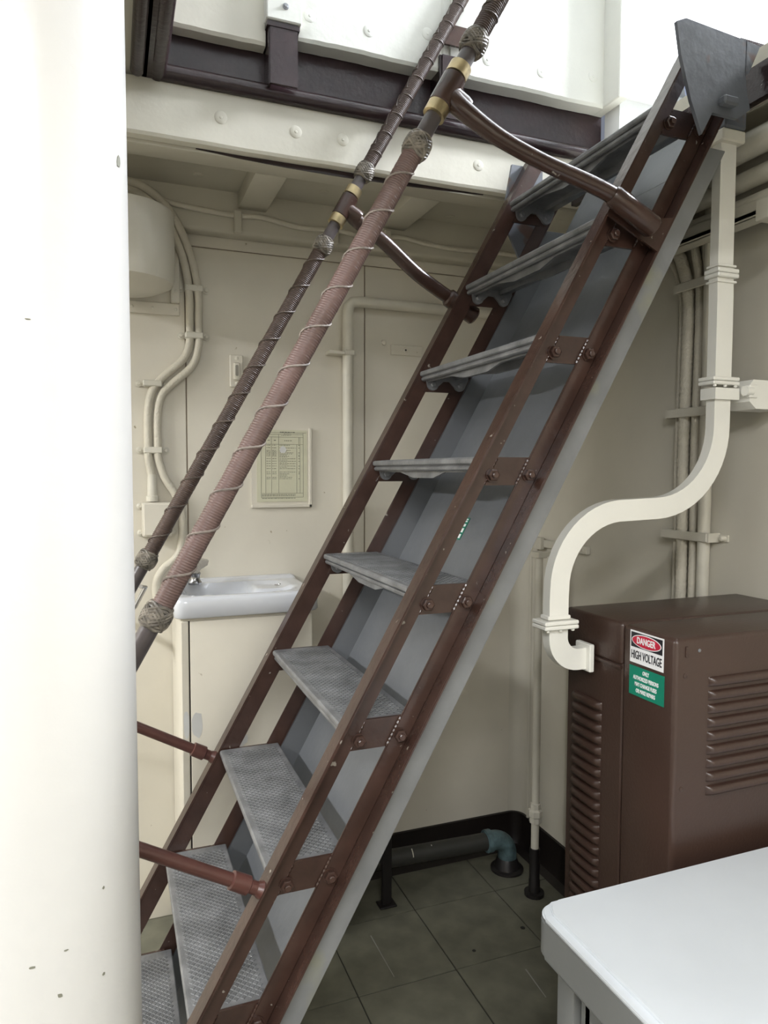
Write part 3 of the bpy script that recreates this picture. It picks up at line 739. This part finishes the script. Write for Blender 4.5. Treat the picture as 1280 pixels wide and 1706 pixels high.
link('sign_lettering', text_bm('HIGH VOLTAGE', 0.0235, 0.50, 0.0003, RS, sp3(yc, 1.099, 0.0014)), M_sgk, s1)
bm = B(); quad(bm, ys0+0.001, ys1-0.003, 1.018, 1.0765, 0, 0.001); s2 = lab(link('warning_sign', bm, M_sgg, cab), 'green sign with four lines of white letters')
for i, t in enumerate(('ONLY', 'AUTHORIZED PERSONS', 'MAY CHANGE FUSES', 'OR MAKE REPAIRS')):
    link('sign_lettering', text_bm(t, 0.0112, 0.58, 0.0002, RS, sp3(yc, 1.0672-i*0.0128, 0.0014)), M_sgw, s2)

# ================================================================== DESK
desk = thing('desk', 'gray steel desk with a white top in the lower right foreground', 'desk', (1.07, 0.6, 0))
def rslab(bm, x0, x1, y0, y1, z0, z1, r, bev, n=8):
    pts = []
    for cx_, cy_, a0 in ((x1-r, y1-r, 0), (x0+r, y1-r, PI/2), (x0+r, y0+r, PI), (x1-r, y0+r, 1.5*PI)):
        pts += [(cx_+r*math.cos(a0+PI/2*k/n), cy_+r*math.sin(a0+PI/2*k/n)) for k in range(n+1)]
    t = B(); prism(t, [(x, y, z0) for x, y in pts], (0, 0, z1-z0))
    es = [e for e in t.edges if abs(e.verts[0].co.z-e.verts[1].co.z) < 1e-6]
    if bev: bmesh.ops.bevel(t, geom=es, offset=bev, segments=3, affect='EDGES')
    merge(bm, t)
DX0, DX1, DY0, DY1, DZ = 0.640, 1.470, 0.12, 0.972, 0.742
bm = B(); rslab(bm, DX0, DX1, DY0, DY1, DZ-0.068, DZ-0.006, 0.035, 0.004); link('top_rim', bm, M_deskg, desk, smooth=True)
bm = B(); rslab(bm, DX0+0.001, DX1, DY0, DY1-0.001, DZ-0.0065, DZ, 0.034, 0.003); link('edge_molding', bm, M_desk, desk, smooth=True)
bm = B(); rslab(bm, DX0+0.016, DX1-0.01, DY0+0.016, DY1-0.008, DZ-0.001, DZ+0.006, 0.028, 0.002); link('desktop', bm, M_desk, desk, smooth=True)
bm = B(); box(bm, DX0+0.028, DX0+0.062, DY1-0.075, DY1-0.03, 0.0, DZ-0.067, 0.004, 2); link('leg', bm, M_deskg, desk, smooth=True)
bm = B(); box(bm, DX0+0.028, DX0+0.062, DY0+0.03, DY0+0.075, 0.0, DZ-0.067, 0.004, 2); link('leg', bm, M_deskg, desk, smooth=True)
bm = B(); box(bm, DX0+0.045, DX0+0.42, DY0+0.06, DY1-0.065, 0.10, DZ-0.067, 0.004, 1); ped = link('pedestal', bm, M_deskg, desk)
bm = B()
box(bm, DX0+0.036, DX0+0.046, DY0+0.08, DY1-0.095, 0.60, DZ-0.072); box(bm, DX0+0.036, DX0+0.046, DY0+0.08, DY1-0.095, 0.11, 0.15)
box(bm, DX0+0.036, DX0+0.046, DY1-0.105, DY1-0.085, 0.11, DZ-0.072); link('panel_frame', bm, M_deskg, ped)
bm = B(); box(bm, DX1-0.06, DX1-0.02, DY0+0.05, DY1-0.05, 0.0, DZ-0.067, 0.004, 1); link('end_panel', bm, M_deskg, desk)

# ================================================================== DRINKING FOUNTAIN / SCUTTLEBUTT
fx0, fx1, fy0, fy1, fz0, fz1 = 0.158, 0.578, 2.035, YW-0.002, 1.045, 1.105
sink = thing('drinking_fountain', 'white porcelain drinking fountain basin on a cream cabinet behind the ladder', 'fountain', (0.37, 2.2, 0))
bm = B(); nx, ny = 40, 30
def basin_z(u, v):
    z = fz1
    # raised back ledge, recessed bowl, drain shelf at the right
    d = max(abs((u-0.47)/0.36), abs((v-0.42)/0.27))
    q = (abs((u-0.47)/0.40)**4+abs((v-0.44)/0.34)**4)
    bowl = max(0.0, min(1.0, (1.0-q)/0.55)); bowl = bowl*bowl*(3-2*bowl)
    z -= 0.055*bowl
    shelf = max(0.0, 1-((u-0.78)/0.22)**4-((v-0.62)/0.26)**4); shelf = min(1, shelf*2.0)
    z += 0.046*shelf*bowl
    hump = max(0.0, 1-((u-0.14)/0.13)**2-((v-0.62)/0.28)**2); z += 0.022*min(1, hump*1.8)
    led = max(0.0, min(1.0, (v-0.84)/0.10)); z += 0.008*led*led*(3-2*led)
    ex = min(u, 1-u)*(fx1-fx0); ey = v*(fy1-fy0); e_ = min(ex, ey)
    if e_ < 0.016: z -= 0.016-math.sqrt(max(0, 0.016**2-(0.016-e_)**2))
    return z
us = [0, 0.006, 0.014, 0.028, 0.045] + [0.06+0.88*i/(nx-8) for i in range(nx-7)] + [0.955, 0.972, 0.986, 0.994, 1]
vs_ = [0, 0.008, 0.02, 0.04, 0.06] + [0.08+0.92*i/ny for i in range(ny+1)]
def rc(u, v):
    x = fx0+u*(fx1-fx0); y = fy0+v*(fy1-fy0); r = 0.03   # rounded plan corners at the front
    for cx_, sg in ((fx0+r, -1), (fx1-r, 1)):
        if (x-cx_)*sg > 0 and y < fy0+r:
            dx, dy = x-cx_, y-(fy0+r); l = max(abs(dx), abs(dy)); h = math.hypot(dx, dy)
            if h > 1e-9: x = cx_+dx*l/h; y = fy0+r+dy*l/h
    return x, y
grid = [[bm.verts.new((*rc(u, v), basin_z(u, v))) for v in vs_] for u in us]
for i in range(len(us)-1):
    for j in range(len(vs_)-1): bm.faces.new([grid[i][j], grid[i+1][j], grid[i+1][j+1], grid[i][j+1]])
peri = [grid[i][0] for i in range(len(us))] + [grid[-1][j] for j in range(1, len(vs_))] + [grid[i][-1] for i in range(len(us)-2, -1, -1)] + [grid[0][j] for j in range(len(vs_)-2, 0, -1)]
low = [bm.verts.new((v.co.x, v.co.y, fz0+0.004)) for v in peri]
for i in range(len(peri)): bm.faces.new([peri[i], low[i], low[(i+1) % len(peri)], peri[(i+1) % len(peri)]])
low2 = [bm.verts.new((fx0+(v.co.x-fx0)*0.98+0.004, fy0+(v.co.y-fy0)*0.98+0.004, fz0)) for v in peri]
for i in range(len(peri)): bm.faces.new([low[i], low2[i], low2[(i+1) % len(peri)], low[(i+1) % len(peri)]])
bm.faces.new(low2)
link('basin', bm, M_porc, sink, smooth=True, ang=60)
bm = B(); box(bm, 0.175, 0.560, 2.055, YW-0.003, 0.04, 1.043, 0.004, 2); fc = link('cabinet_body', bm, M_wall, sink, smooth=True)
bm = B(); box(bm, 0.2005, 0.556, 2.045, 2.0555, 0.06, 1.036, 0.003, 2); link('cabinet_door', bm, M_wall, sink, smooth=True)
bm = B(); box(bm, 0.176, 0.1965, 2.047, 2.0555, 0.06, 1.036, 0.002, 1); link('corner_strip', bm, M_wall, sink)
bm = B(); box(bm, 0.1962, 0.2008, 2.052, 2.0558, 0.06, 1.036); lab(link('door_gap', bm, M_base, sink), 'dark gap beside the cabinet door')
bm = B(); box(bm, 0.185, 0.55, 2.08, YW-0.004, 0.002, 0.05); link('toe_kick', bm, M_base, sink)
# spackle patches on the cabinet face
for x0, x1, z0, z1, y in ((0.180, 0.1955, 0.70, 0.785, 2.0468), (0.2015, 0.232, 0.70, 0.775, 2.0447), (0.305, 0.36, 0.655, 0.70, 2.0447)):
    bm = B(); pts = []
    for k in range(14):
        t = 2*PI*k/14; rr = random.uniform(0.85, 1.12); pts.append(((x0+x1)/2+(x1-x0)/2*max(-1, min(1, 1.15*rr*math.cos(t))), y, (z0+z1)/2+(z1-z0)/2*rr*math.sin(t)))
    prism(bm, pts, (0, 0.0008, 0)); lab(link('paint_patch', bm, M_patch, sink), 'white spackle patch on the cabinet face')
# bubbler
bx, by = 0.236, 2.235
bm = B(); lathe(bm, (bx, by, 1.112), (0, 0, 1), [(0, 0.020), (0.006, 0.021), (0.014, 0.016), (0.026, 0.0145), (0.034, 0.018), (0.041, 0.013)], 18)
tube(bm, smooth_path([(bx, by, 1.148), (bx+0.003, by, 1.168), (bx+0.012, by-0.002, 1.188)], 4), [0.013+0.0007*i for i in range(9)], 14)
prism(bm, [(bx-0.014, by-0.021, 1.196), (bx+0.040, by-0.021, 1.186), (bx+0.036, by-0.021, 1.172), (bx+0.016, by-0.021, 1.160), (bx+0.006, by-0.021, 1.148), (bx-0.014, by-0.021, 1.150)], (0, 0.040, 0))
link('bubbler_spout', bm, M_chrome, sink, smooth=True, ang=35)
bm = B(); lathe(bm, (0.500, 2.235, 1.092), (0, 0, 1), [(0, 0.020), (0.003, 0.020), (0.005, 0.015), (0.005, 0.006), (0.008, 0.005)], 18); link('drain_cap', bm, M_chrome, sink, smooth=True)
bm = B(); tube(bm, [(0.02, 2.20, 1.02), (0.06, 2.20, 1.06), (0.09, 2.19, 1.12), (0.075, 2.16, 1.125)], 0.006, 10); lab(link('faucet_handle', bm, M_chrome, sink, smooth=True), 'chrome lever left of the basin')
bm = B(); tube(bm, [(0.02, 2.20, 1.00), (0.02, YW-0.01, 1.00)], 0.010, 10); tube(bm, [(0.02, 2.20, 0.98), (0.02, 2.20, 1.03)], 0.012, 10); link('faucet_body', bm, M_chrome, sink, smooth=True)

# ================================================================== FAR WALL FITTINGS
def clamp(parent, x, z, w_, y=YW, out=0.030):
    """pipe strap over a pair of conduits with a screw pad each side (one mesh)"""
    bm = B()
    box(bm, x-w_/2, x+w_/2, y-out-0.003, y-0.001, z-0.010, z+0.010, 0.003, 1)
    for sx in (-1, 1):
        xx = x+sx*(w_/2+0.012)
        lathe(bm, (xx, y-0.001, z), (0, -1, 0), [(0, 0.011), (0.004, 0.011), (0.005, 0.006), (0.010, 0.005)], 12)
        box(bm, min(x+sx*w_/2, xx), max(x+sx*w_/2, xx), y-0.005, y-0.001, z-0.008, z+0.008)
    return link('pipe_strap', bm, M_pipe, parent, smooth=True, ang=30)
cond = thing('electrical_conduit', 'pair of cream painted conduits snaking down the far wall into a box', 'conduit', (0.2, YW, 1.3))
yc_ = YW-0.019
A = [(0.02, 2.20, 2.27), (0.10, 2.235, 2.262), (0.17, 2.28, 2.215), (0.222, 2.325, 2.12), (0.240, yc_, 2.02), (0.241, yc_, 1.93), (0.2405, yc_, 1.87), (0.222, yc_, 1.815), (0.165, yc_, 1.760), (0.128, yc_, 1.715), (0.112, yc_, 1.65), (0.110, yc_, 1.55), (0.1105, yc_, 1.50), (0.118, yc_, 1.45), (0.120, yc_, 1.405)]
Bp = [(0.03, 2.20, 2.29), (0.115, 2.235, 2.283), (0.19, 2.28, 2.23), (0.245, 2.325, 2.13), (0.268, yc_, 2.02), (0.2685, yc_, 1.93), (0.268, yc_, 1.865), (0.248, yc_, 1.795), (0.190, yc_, 1.738), (0.155, yc_, 1.70), (0.140, yc_, 1.64), (0.1385, yc_, 1.55), (0.140, yc_, 1.50), (0.158, yc_, 1.44), (0.190, yc_, 1.385), (0.2075, yc_, 1.33), (0.2085, yc_, 1.235), (0.190, yc_, 1.185), (0.150, yc_, 1.150), (0.128, yc_, 1.105), (0.130, yc_, 1.05), (0.146, yc_, 1.015), (0.160, yc_, 1.005)]
bm = B(); tube(bm, smooth_path(A, 6), 0.0125, 12); link('conduit_tube', bm, M_cable, cond, smooth=True)
bm = B(); tube(bm, smooth_path(Bp, 6), 0.0125, 12); link('conduit_tube', bm, M_cable, cond, smooth=True)
bm = B(); lathe(bm, (0.120, yc_, 1.365), (0, 0, 1), [(0, 0.019), (0.016, 0.019), (0.018, 0.015), (0.05, 0.0145), (0.085, 0.0135)], 16); link('cable_gland', bm, M_pipe, cond, smooth=True)
for x, z, w_ in ((0.2545, 2.035, 0.056), (0.2545, 1.888, 0.056), (0.126, 1.732, 0.056), (0.1245, 1.525, 0.056)): clamp(cond, x, z, w_)
jb = thing('junction_box', 'cream painted junction box with corner screws on the far wall beside the pillar', 'box', (0.125, YW, 1.30))
bm = B(); box(bm, 0.088, 0.176, YW-0.05, YW-0.001, 1.256, 1.362, 0.004, 2); link('box_body', bm, M_wall, jb, smooth=True)
bm = B(); box(bm, 0.092, 0.172, YW-0.054, YW-0.049, 1.260, 1.358, 0.003, 1); link('cover', bm, M_wall, jb)
for x, z in ((0.083, 1.350), (0.083, 1.266), (0.181, 1.350), (0.181, 1.266)):
    bm = B(); lathe(bm, (x, YW-0.001, z), (0, -1, 0), [(0, 0.010), (0.012, 0.010), (0.014, 0.006), (0.018, 0.005)], 12); link('mounting_ear', bm, M_pipe, jb, smooth=True)
# round drum light/horn
drum = thing('wall_drum', 'large cream painted drum fitting high on the far wall, half behind the pillar', 'drum', (0.06, 2.2, 1.98))
bm = B(); lathe(bm, (0.035, 2.185, 1.972), (0, 0, 1), [(0.0, 0.06), (0.006, 0.11), (0.022, 0.143), (0.05, 0.150), (0.215, 0.150), (0.222, 0.148)], 40); link('drum_body', bm, M_wallr, drum, smooth=True, ang=50)
bm = B(); box(bm, -0.14, 0.212, YW-0.012, YW-0.001, 1.948, 1.985, 0.002, 1); link('mounting_bar', bm, M_wall, drum)
bm = B(); box(bm, 0.185, 0.212, YW-0.030, YW-0.001, 1.985, 2.165, 0.003, 1); link('side_bracket', bm, M_wall, drum)
for x in (0.07, 0.13, 0.20): screw(drum, (x, YW-0.012, 1.967), (0, -1, 0), M_pipe, 0.005)
for z in (2.02, 2.10): screw(drum, (0.20, YW-0.030, z), (0, -1, 0), M_pipe, 0.006)
# horizontal cable under the overhead with clips
hc = thing('overhead_cable', 'thin cream painted cable clipped along the top of the far wall', 'cable', (0.6, 2.29, 2.25))
bm = B(); tube(bm, smooth_path([(-0.1, 2.283, 2.288), (0.10, 2.283, 2.285), (0.20, 2.283, 2.268), (0.36, 2.283, 2.257), (0.46, 2.283, 2.262), (0.58, 2.283, 2.246), (0.72, 2.283, 2.250), (0.83, 2.283, 2.242), (0.93, 2.283, 2.256), (1.03, 2.283, 2.246), (1.15, 2.283, 2.240), (1.3, 2.283, 2.245), (1.46, 2.283, 2.245)], 8), 0.008, 10)
link('cable', bm, M_cable, hc, smooth=True)
for x in (0.385, 0.70, 0.885): 
    bm = B(); box(bm, x-0.012, x+0.012, 2.270, 2.298, 2.205, 2.272, 0.003, 1); link('cable_clip', bm, M_ceil, hc)
# vertical pipe with horizontal branch
vp = thing('water_pipe', 'cream painted pipe rising behind the ladder and elbowing right along the far wall', 'pipe', (0.76, YW, 0.0))
py_ = YW-0.024
bm = B(); tube(bm, [(0.764, py_, 0.13), (0.764, py_, 1.0), (0.764, py_, 1.9), (0.764, py_, 2.00), (0.768, py_, 2.022), (0.782, py_, 2.036), (0.81, py_, 2.040), (1.10, py_, 2.040), (1.45, py_, 2.040)], 0.0185, 16); link('pipe_run', bm, M_pipe, vp, smooth=True)
bm = B(); box(bm, 0.745, 0.783, YW-0.047, YW-0.001, 1.855, 1.872, 0.003, 1); link('pipe_strap', bm, M_pipe, vp)
for x in (0.735, 0.795): screw(vp, (x, YW-0.001, 1.863), (0, -1, 0), M_pipe, 0.008)
br = tag(link('wall_bracket', box(B(), 0.690, 0.745, YW-0.05, YW-0.001, 1.855, 1.866, 0.002, 1), M_wall), 'small cream shelf bracket just left of the vertical water pipe', 'bracket')
# switch plate
M_slot = mat('gray_slot', (0.30, 0.28, 0.24), 0.6, bump=0)
sw = thing('switch_plate', 'small cream wall plate with an oval slot on the far wall', 'plate', (0.39, YW, 1.73))
bm = B(); box(bm, 0.366, 0.410, YW-0.012, YW-0.0005, 1.733, 1.838, 0.003, 1); link('plate', bm, M_wall, sw)
bm = B(); box(bm, 0.377, 0.399, YW-0.020, YW-0.011, 1.755, 1.812, 0.007, 3); link('raised_cover', bm, M_wall, sw, smooth=True)
bm = B(); prism(bm, [(0.388+0.005*math.cos(t), YW-0.0205, 1.786+(0.013 if math.sin(t) > 0 else -0.013)+0.005*math.sin(t)) for t in [2*PI*k/20+0.01 for k in range(20)]], (0, 0.001, 0)); link('slot', bm, M_slot, sw)
for z in (1.826, 1.744): screw(sw, (0.388, YW-0.012, z), (0, -1, 0), M_wall, 0.006)
# placard frame
pl = thing('placard', 'yellowed printed chart in a thin cream frame on the far wall', 'sign', (0.54, YW, 1.33))
px0, px1, pz0, pz1 = 0.434, 0.640, 1.338, 1.606
bm = B(); box(bm, px0, px1, YW-0.006, YW-0.0005, pz0, pz1); link('backing', bm, M_wall, pl)
for x0, x1, z0, z1 in ((px1-0.011, px1, pz0, pz1), (px0, px1, pz0, pz0+0.011)):
    bm = B(); box(bm, x0, x1, YW-0.012, YW-0.004, z0, z1, 0.002, 1); link('frame_strip', bm, M_wall, pl)
qx0, qx1, qz0, qz1 = 0.456, 0.620, 1.362, 1.594
bm = B(); box(bm, qx0-0.004, qx1+0.004, YW-0.008, YW-0.0055, qz0-0.004, qz1+0.004); paper = link('chart_sheet', bm, M_paper, pl)
bm = B(); yy = YW-0.0083
def ln(bm, x0, x1, z0, z1): box(bm, x0, x1, yy-0.0003, yy+0.0005, z0, z1)
def Xp(px): return qx0+(px-186)/(1020-186)*(qx1-qx0)
def Zp(py): return qz1-(py-140)/(1225-140)*(qz1-qz0)
t_ = 0.0005
for a, b, c in ((240, 1020, 163), (240, 970, 190), (240, 970, 232), (240, 970, 345), (240, 970, 1112), (240, 970, 1175)): ln(bm, Xp(a), Xp(b), Zp(c)-t_, Zp(c)+t_)
for a, b, c in ((240, 160, 1180), (315, 345, 1112), (415, 230, 1112), (540, 190, 1112), (855, 345, 1112), (912, 230, 1112), (888, 230, 345), (968, 165, 1175)): ln(bm, Xp(a)-t_, Xp(a)+t_, Zp(c), Zp(b))
link('chart_rules', bm, M_inkg, paper)
bm = B()
def dash(x0, x1, py, h=8):
    x = x0
    while x < x1:
        w_ = random.uniform(14, 46); e2 = min(x+w_, x1); ln(bm, Xp(x), Xp(e2), Zp(py+h/2), Zp(py-h/2)); x = e2+random.uniform(6, 12)
dash(565, 830, 156, 14); dash(630, 765, 181, 6); dash(585, 760, 205, 6); dash(460, 500, 284, 12); dash(640, 775, 288, 10); dash(350, 390, 284, 10)
for py in (360, 400, 440, 458, 476, 494, 512, 530, 570, 608, 646, 684, 724, 780, 806, 862, 884):
    full = py in (400, 570, 608, 646, 684, 724, 780)
    dash(330, 400, py, 8); dash(430, 500, py, 8); dash(555, 840 if full else random.uniform(680, 800), py, 7)
    if random.random() < 0.7: dash(885, 905, py, 10)
for py in (545, 590, 625, 660, 705, 825, 845): dash(555, 690, py, 6)
for py in (1132, 1150, 1190): dash(250, 830, py, 9)
link('chart_print', bm, M_inkg, paper)['kind'] = 'stuff'
bm = B(); pts = [(Xp(610)+0.012*math.cos(t)*random.uniform(0.8, 1.1), yy-0.0006, Zp(430)+0.013*math.sin(t)*random.uniform(0.8, 1.1)) for t in [2*PI*k/12 for k in range(12)]]
prism(bm, pts, (0, 0.0004, 0)); lab(link('scuff', bm, M_patch, paper), 'pale scuff on the chart')
# small plate with hole and a blob, horizontal molding
np_ = thing('nail_plate', 'small cream plate with a dark hole on the far wall behind the ladder', 'plate', (0.99, YW, 1.88))
bm = B(); box(bm, 0.93, 1.05, YW-0.006, YW-0.0005, 1.872, 1.908, 0.0015, 1); link('plate', bm, M_wall, np_)
bm = B(); lathe(bm, (0.985, YW-0.006, 1.890), (0, -1, 0), [(0, 0.009), (0.004, 0.008)], 14); link('boss', bm, M_wall, np_, smooth=True)
bm = B(); lathe(bm, (0.985, YW-0.0098, 1.890), (0, -1, 0), [(0, 0.0035), (0.0006, 0.0035)], 10); link('hole', bm, M_hole, np_)
bm = B(); lathe(bm, (0.905, YW-0.0005, 1.913), (0, -1, 0), [(0, 0.010), (0.004, 0.009), (0.006, 0.004)], 14); tag(link('wall_boss', bm, M_wall, smooth=True), 'tiny painted-over round boss between the water pipe and the nail plate', 'boss')
# speaker ring behind the far stringer
bm = B(); lathe(bm, (1.235, YW-0.0005, 2.115), (0, -1, 0), [(0, 0.028), (0.012, 0.028), (0.014, 0.024), (0.006, 0.018), (0.006, 0.001)], 24); tag(link('wall_ring', bm, M_pipe, smooth=True), 'small round ring fitting on the far wall just behind the ladder stanchion', 'ring')

# ================================================================== RIGHT WALL FITTINGS
rc_ = thing('cable_bundle', 'bundle of cream painted cables strapped upright on the right wall above the cabinet', 'cable', (XW, 1.49, 0.5))
def vcable(y, r, topdy, topz, ribbed=False):
    x = XW-0.004-r
    pts = [(x, y, 0.45), (x, y, 1.0), (x, y, 1.3), (x, y+0.004, 1.5), (x, y, 1.75), (x, y, 1.93), (x, y+topdy*0.25, 2.03), (x, y+topdy*0.7, 2.12), (x, y+topdy, topz)]
    p = smooth_path(pts, 30 if ribbed else 7)
    bm = B(); tube(bm, p, [r*(1+(0.07 if i % 2 else -0.05)) for i in range(len(p))] if ribbed else r, 12)
    link('cable', bm, M_cable, rc_, smooth=True, ang=70 if ribbed else 60)
vcable(1.549, 0.008, 0.14, 2.17); vcable(1.518, 0.0155, 0.11, 2.19, True); vcable(1.482, 0.0115, 0.06, 2.2); vcable(1.460, 0.0085, 0.03, 2.2)
bm = B(); tube(bm, [(XW-0.022, 1.440, 0.45), (XW-0.022, 1.440, 1.72), (XW-0.022, 1.444, 2.2)], 0.016, 14); link('cable', bm, M_pipe, rc_, smooth=True)
for z, y0, y1 in ((1.955, 1.425, 1.545), (1.620, 1.425, 1.565), (1.290, 1.412, 1.572)):
    bm = B(); box(bm, XW-0.042, XW-0.037, y0, y1, z-0.012, z+0.012, 0.002, 1); box(bm, XW-0.040, XW-0.001, y0-0.006, y0, z-0.012, z+0.012); box(bm, XW-0.040, XW-0.001, y1, y1+0.006, z-0.012, z+0.012)
    box(bm, XW-0.006, XW-0.001, y0-0.035, y0, z-0.009, z+0.009)
    lathe(bm, (XW-0.006, y0-0.025, z), (-1, 0, 0), [(0, 0.007), (0.012, 0.007), (0.014, 0.004)], 8)
    link('strap', bm, M_pipe, rc_)
bb = thing('wall_beam', 'flat cream beam and overhead pipes along the top of the right wall', 'beam', (XW, 1.0, 2.05))
bm = B(); box(bm, 1.385, 1.438, 0.2, 1.62, 2.045, 2.060, 0.003, 1); box(bm, 1.385, 1.395, 0.2, 1.62, 2.045, 2.082, 0.002, 1); link('angle_shelf', bm, M_wallr, bb)
bm = B(); box(bm, 1.375, XW-0.001, 1.20, 1.235, 2.028, 2.075, 0.002, 1); link('shelf_bracket', bm, M_wallr, bb)
pg = 'pipes along the top of the right wall'
for nm, lb, x, z, r, y1 in (('overhead_pipe', 'lowest cream painted pipe lying on the shelf at the top of the right wall', 1.413, 2.088, 0.019, 1.72),
                            ('overhead_pipe', 'middle cream painted pipe above the shelf on the right wall', 1.412, 2.146, 0.022, 1.74),
                            ('overhead_pipe', 'thick upper cream painted pipe under the deck at the right wall', 1.395, 2.215, 0.030, 1.76)):
    bm = B(); tube(bm, [(x, 0.2, z), (x, 1.2, z), (x, y1, z)], r, 16); o = tag(link(nm, bm, M_pipe, smooth=True), lb, 'pipe', pg)
# thin stand pipe near the right wall
sp_ = thing('stand_pipe', 'thin cream pipe with a black foot rising from the floor beside the cabinet', 'pipe', (1.342, 2.033, 0))
bm = B(); tube(bm, [(1.342, 2.033, 0.165), (1.342, 2.033, 1.185)], 0.0135, 14); link('pipe_run', bm, M_pipe, sp_, smooth=True)
bm = B(); lathe(bm, (1.342, 2.033, 0.0), (0, 0, 1), [(0, 0.034), (0.012, 0.034), (0.014, 0.020), (0.055, 0.019), (0.058, 0.0175), (0.166, 0.0175)], 18); link('black_foot', bm, M_black, sp_, smooth=True)
bm = B(); lathe(bm, (1.342, 2.033, 0.255), (0, 0, 1), [(0, 0.014), (0.003, 0.021), (0.022, 0.021), (0.026, 0.025), (0.045, 0.025), (0.050, 0.018), (0.068, 0.018), (0.070, 0.014)], 8); link('union_nut', bm, M_pipe, sp_)
bm = B(); box(bm, 1.325, 1.36, 2.01, 2.056, 1.172, 1.192, 0.002, 1); box(bm, 1.355, XW-0.001, 2.02, 2.046, 1.176, 1.190, 0.002, 1); link('wall_clip', bm, M_pipe, sp_)
cl_ = thing('unistrut_bracket', 'cream painted horizontal strap bracket on the right wall behind the curved duct', 'bracket', (XW, 2.1, 1.19))
bm = B(); box(bm, XW-0.016, XW-0.001, 1.94, 2.26, 1.186, 1.214, 0.002, 1); link('strap', bm, M_wallr, cl_)
bm = B(); box(bm, XW-0.03, XW-0.012, 2.19, 2.24, 1.178, 1.222, 0.002, 1); link('clip', bm, M_wallr, cl_)
screw(cl_, (XW-0.016, 1.965, 1.2), (-1, 0, 0), M_wallr, 0.006)
# shallow vertical ribs of the corner paneling
for y in (2.29, 2.25):
    bm = B(); tube(bm, [(XW, y, 0.13), (XW, y, 2.1)], 0.008, 8); link('panel_rib', bm, M_wallr, wall_right, smooth=True)

# ================================================================== FLOOR PIPES UNDER THE LADDER
fp = thing('floor_drain_pipe', 'dark pipe along the far wall ending in a teal elbow on a floor flange', 'pipe', (1.3, 2.2, 0))
bm = B(); tube(bm, [(0.62, 2.235, 0.120), (1.27, 2.205, 0.120)], 0.030, 18); link('pipe_run', bm, M_iron, fp, smooth=True)
bm = B(); tube(bm, [(1.255, 2.206, 0.120)] + [(1.278+0.058*math.sin(a), 2.204, 0.062+0.058*math.cos(a)) for a in [k*PI/2/8 for k in range(9)]] + [(1.336, 2.204, 0.035)], 0.0345, 18)
lathe(bm, (1.245, 2.206, 0.120), (1, 0, 0), [(0, 0.032), (0.002, 0.040), (0.022, 0.040), (0.024, 0.034)], 18); lab(link('elbow', bm, M_teal, fp, smooth=True), 'teal corroded elbow')
bm = B(); lathe(bm, (1.336, 2.204, 0.0), (0, 0, 1), [(0, 0.060), (0.008, 0.060), (0.012, 0.048), (0.040, 0.038), (0.048, 0.034)], 24); link('floor_flange', bm, M_black, fp, smooth=True)
bm = B()
for x in (0.955, 1.03): tube(bm, [(x+0.0315*0, 2.222-0.0312*math.cos(a), 0.120+0.0312*math.sin(a)) for a in [0.2+k*0.15 for k in range(7)]], 0.0022, 5)
link('paint_run', bm, M_pipe, fp)
pp = thing('floor_post', 'short black post standing under the ladder near the far wall', 'post', (0.843, 2.16, 0))
bm = B(); box(bm, 0.826, 0.858, 2.150, 2.168, 0.006, 0.26, 0.002, 1); link('post', bm, M_black, pp)
bm = B(); box(bm, 0.812, 0.872, 2.135, 2.182, 0.0, 0.007, 0.002, 1); link('foot_plate', bm, M_black, pp)
# ladder foot clip
bm = B(); box(bm, 0.02, 0.30, 1.195, 1.24, 0.0, 0.004); 
prism(bm, [(0.0, 1.196, 0.0), (0.16, 1.196, 0.0), (0.11, 1.196, 0.10)], (0, 0.004, 0)); link('foot_clip', bm, M_black, ladder)
bm = B(); prism(bm, [(-0.02, 1.866, 0.0), (0.14, 1.866, 0.0), (0.10, 1.866, 0.10)], (0, 0.006, 0)); link('foot_clip', bm, M_black, ladder)

# ================================================================== UPPER DECK BITS
uc = tag(link('hanging_cable', tube(B(), smooth_path([(1.700, 1.80, 2.86), (1.695, 1.80, 2.76), (1.700, 1.80, 2.68), (1.722, 1.80, 2.60), (1.76, 1.80, 2.53), (1.80, 1.80, 2.44)], 7), 0.008, 10), M_bcable, smooth=True), 'blue-gray cable hanging down the bright upper wall by the hatch', 'cable')
ub = thing('upper_wall_box', 'pale box fitting on the bright upper wall behind the ladder head', 'box', (1.86, 1.93, 2.72))
bm = B(); box(bm, 1.745, 2.02, 1.86, 1.95, 2.735, 2.800, 0.004, 1); link('box_body', bm, M_upper, ub)
bm = B(); box(bm, 1.75, 2.01, 1.865, 1.94, 2.715, 2.735, 0.003, 1); link('box_base', bm, M_deskg, ub)

# ================================================================== ADDED CEILING LAMPS (out of frame, put in to light the room)
for nm, lb, x, y in (('added_ceiling_lamp', 'added unseen ceiling fixture above the camera position', -0.35, -0.35), ('added_ceiling_lamp', 'added unseen ceiling fixture nearest the rear wall', -0.3, -1.3), ('added_ceiling_lamp', 'added unseen ceiling fixture far left of the pillar', -2.0, 1.25)):
    t = thing(nm, lb, 'lamp', (x, y, 2.32), 'added ceiling lamps out of view')
    if x < -1: bm = prism(B(), [(x-0.17, y-0.64, 2.44), (x+0.17, y-0.64, 2.44), (x+0.16, y-0.64, 2.405), (x-0.16, y-0.64, 2.405)], (0, 1.28, 0))
    else: bm = prism(B(), [(x-0.64, y-0.10, 2.44), (x-0.64, y+0.10, 2.44), (x-0.64, y+0.09, 2.405), (x-0.64, y-0.09, 2.405)], (1.28, 0, 0))
    link('housing', bm, M_white, t)
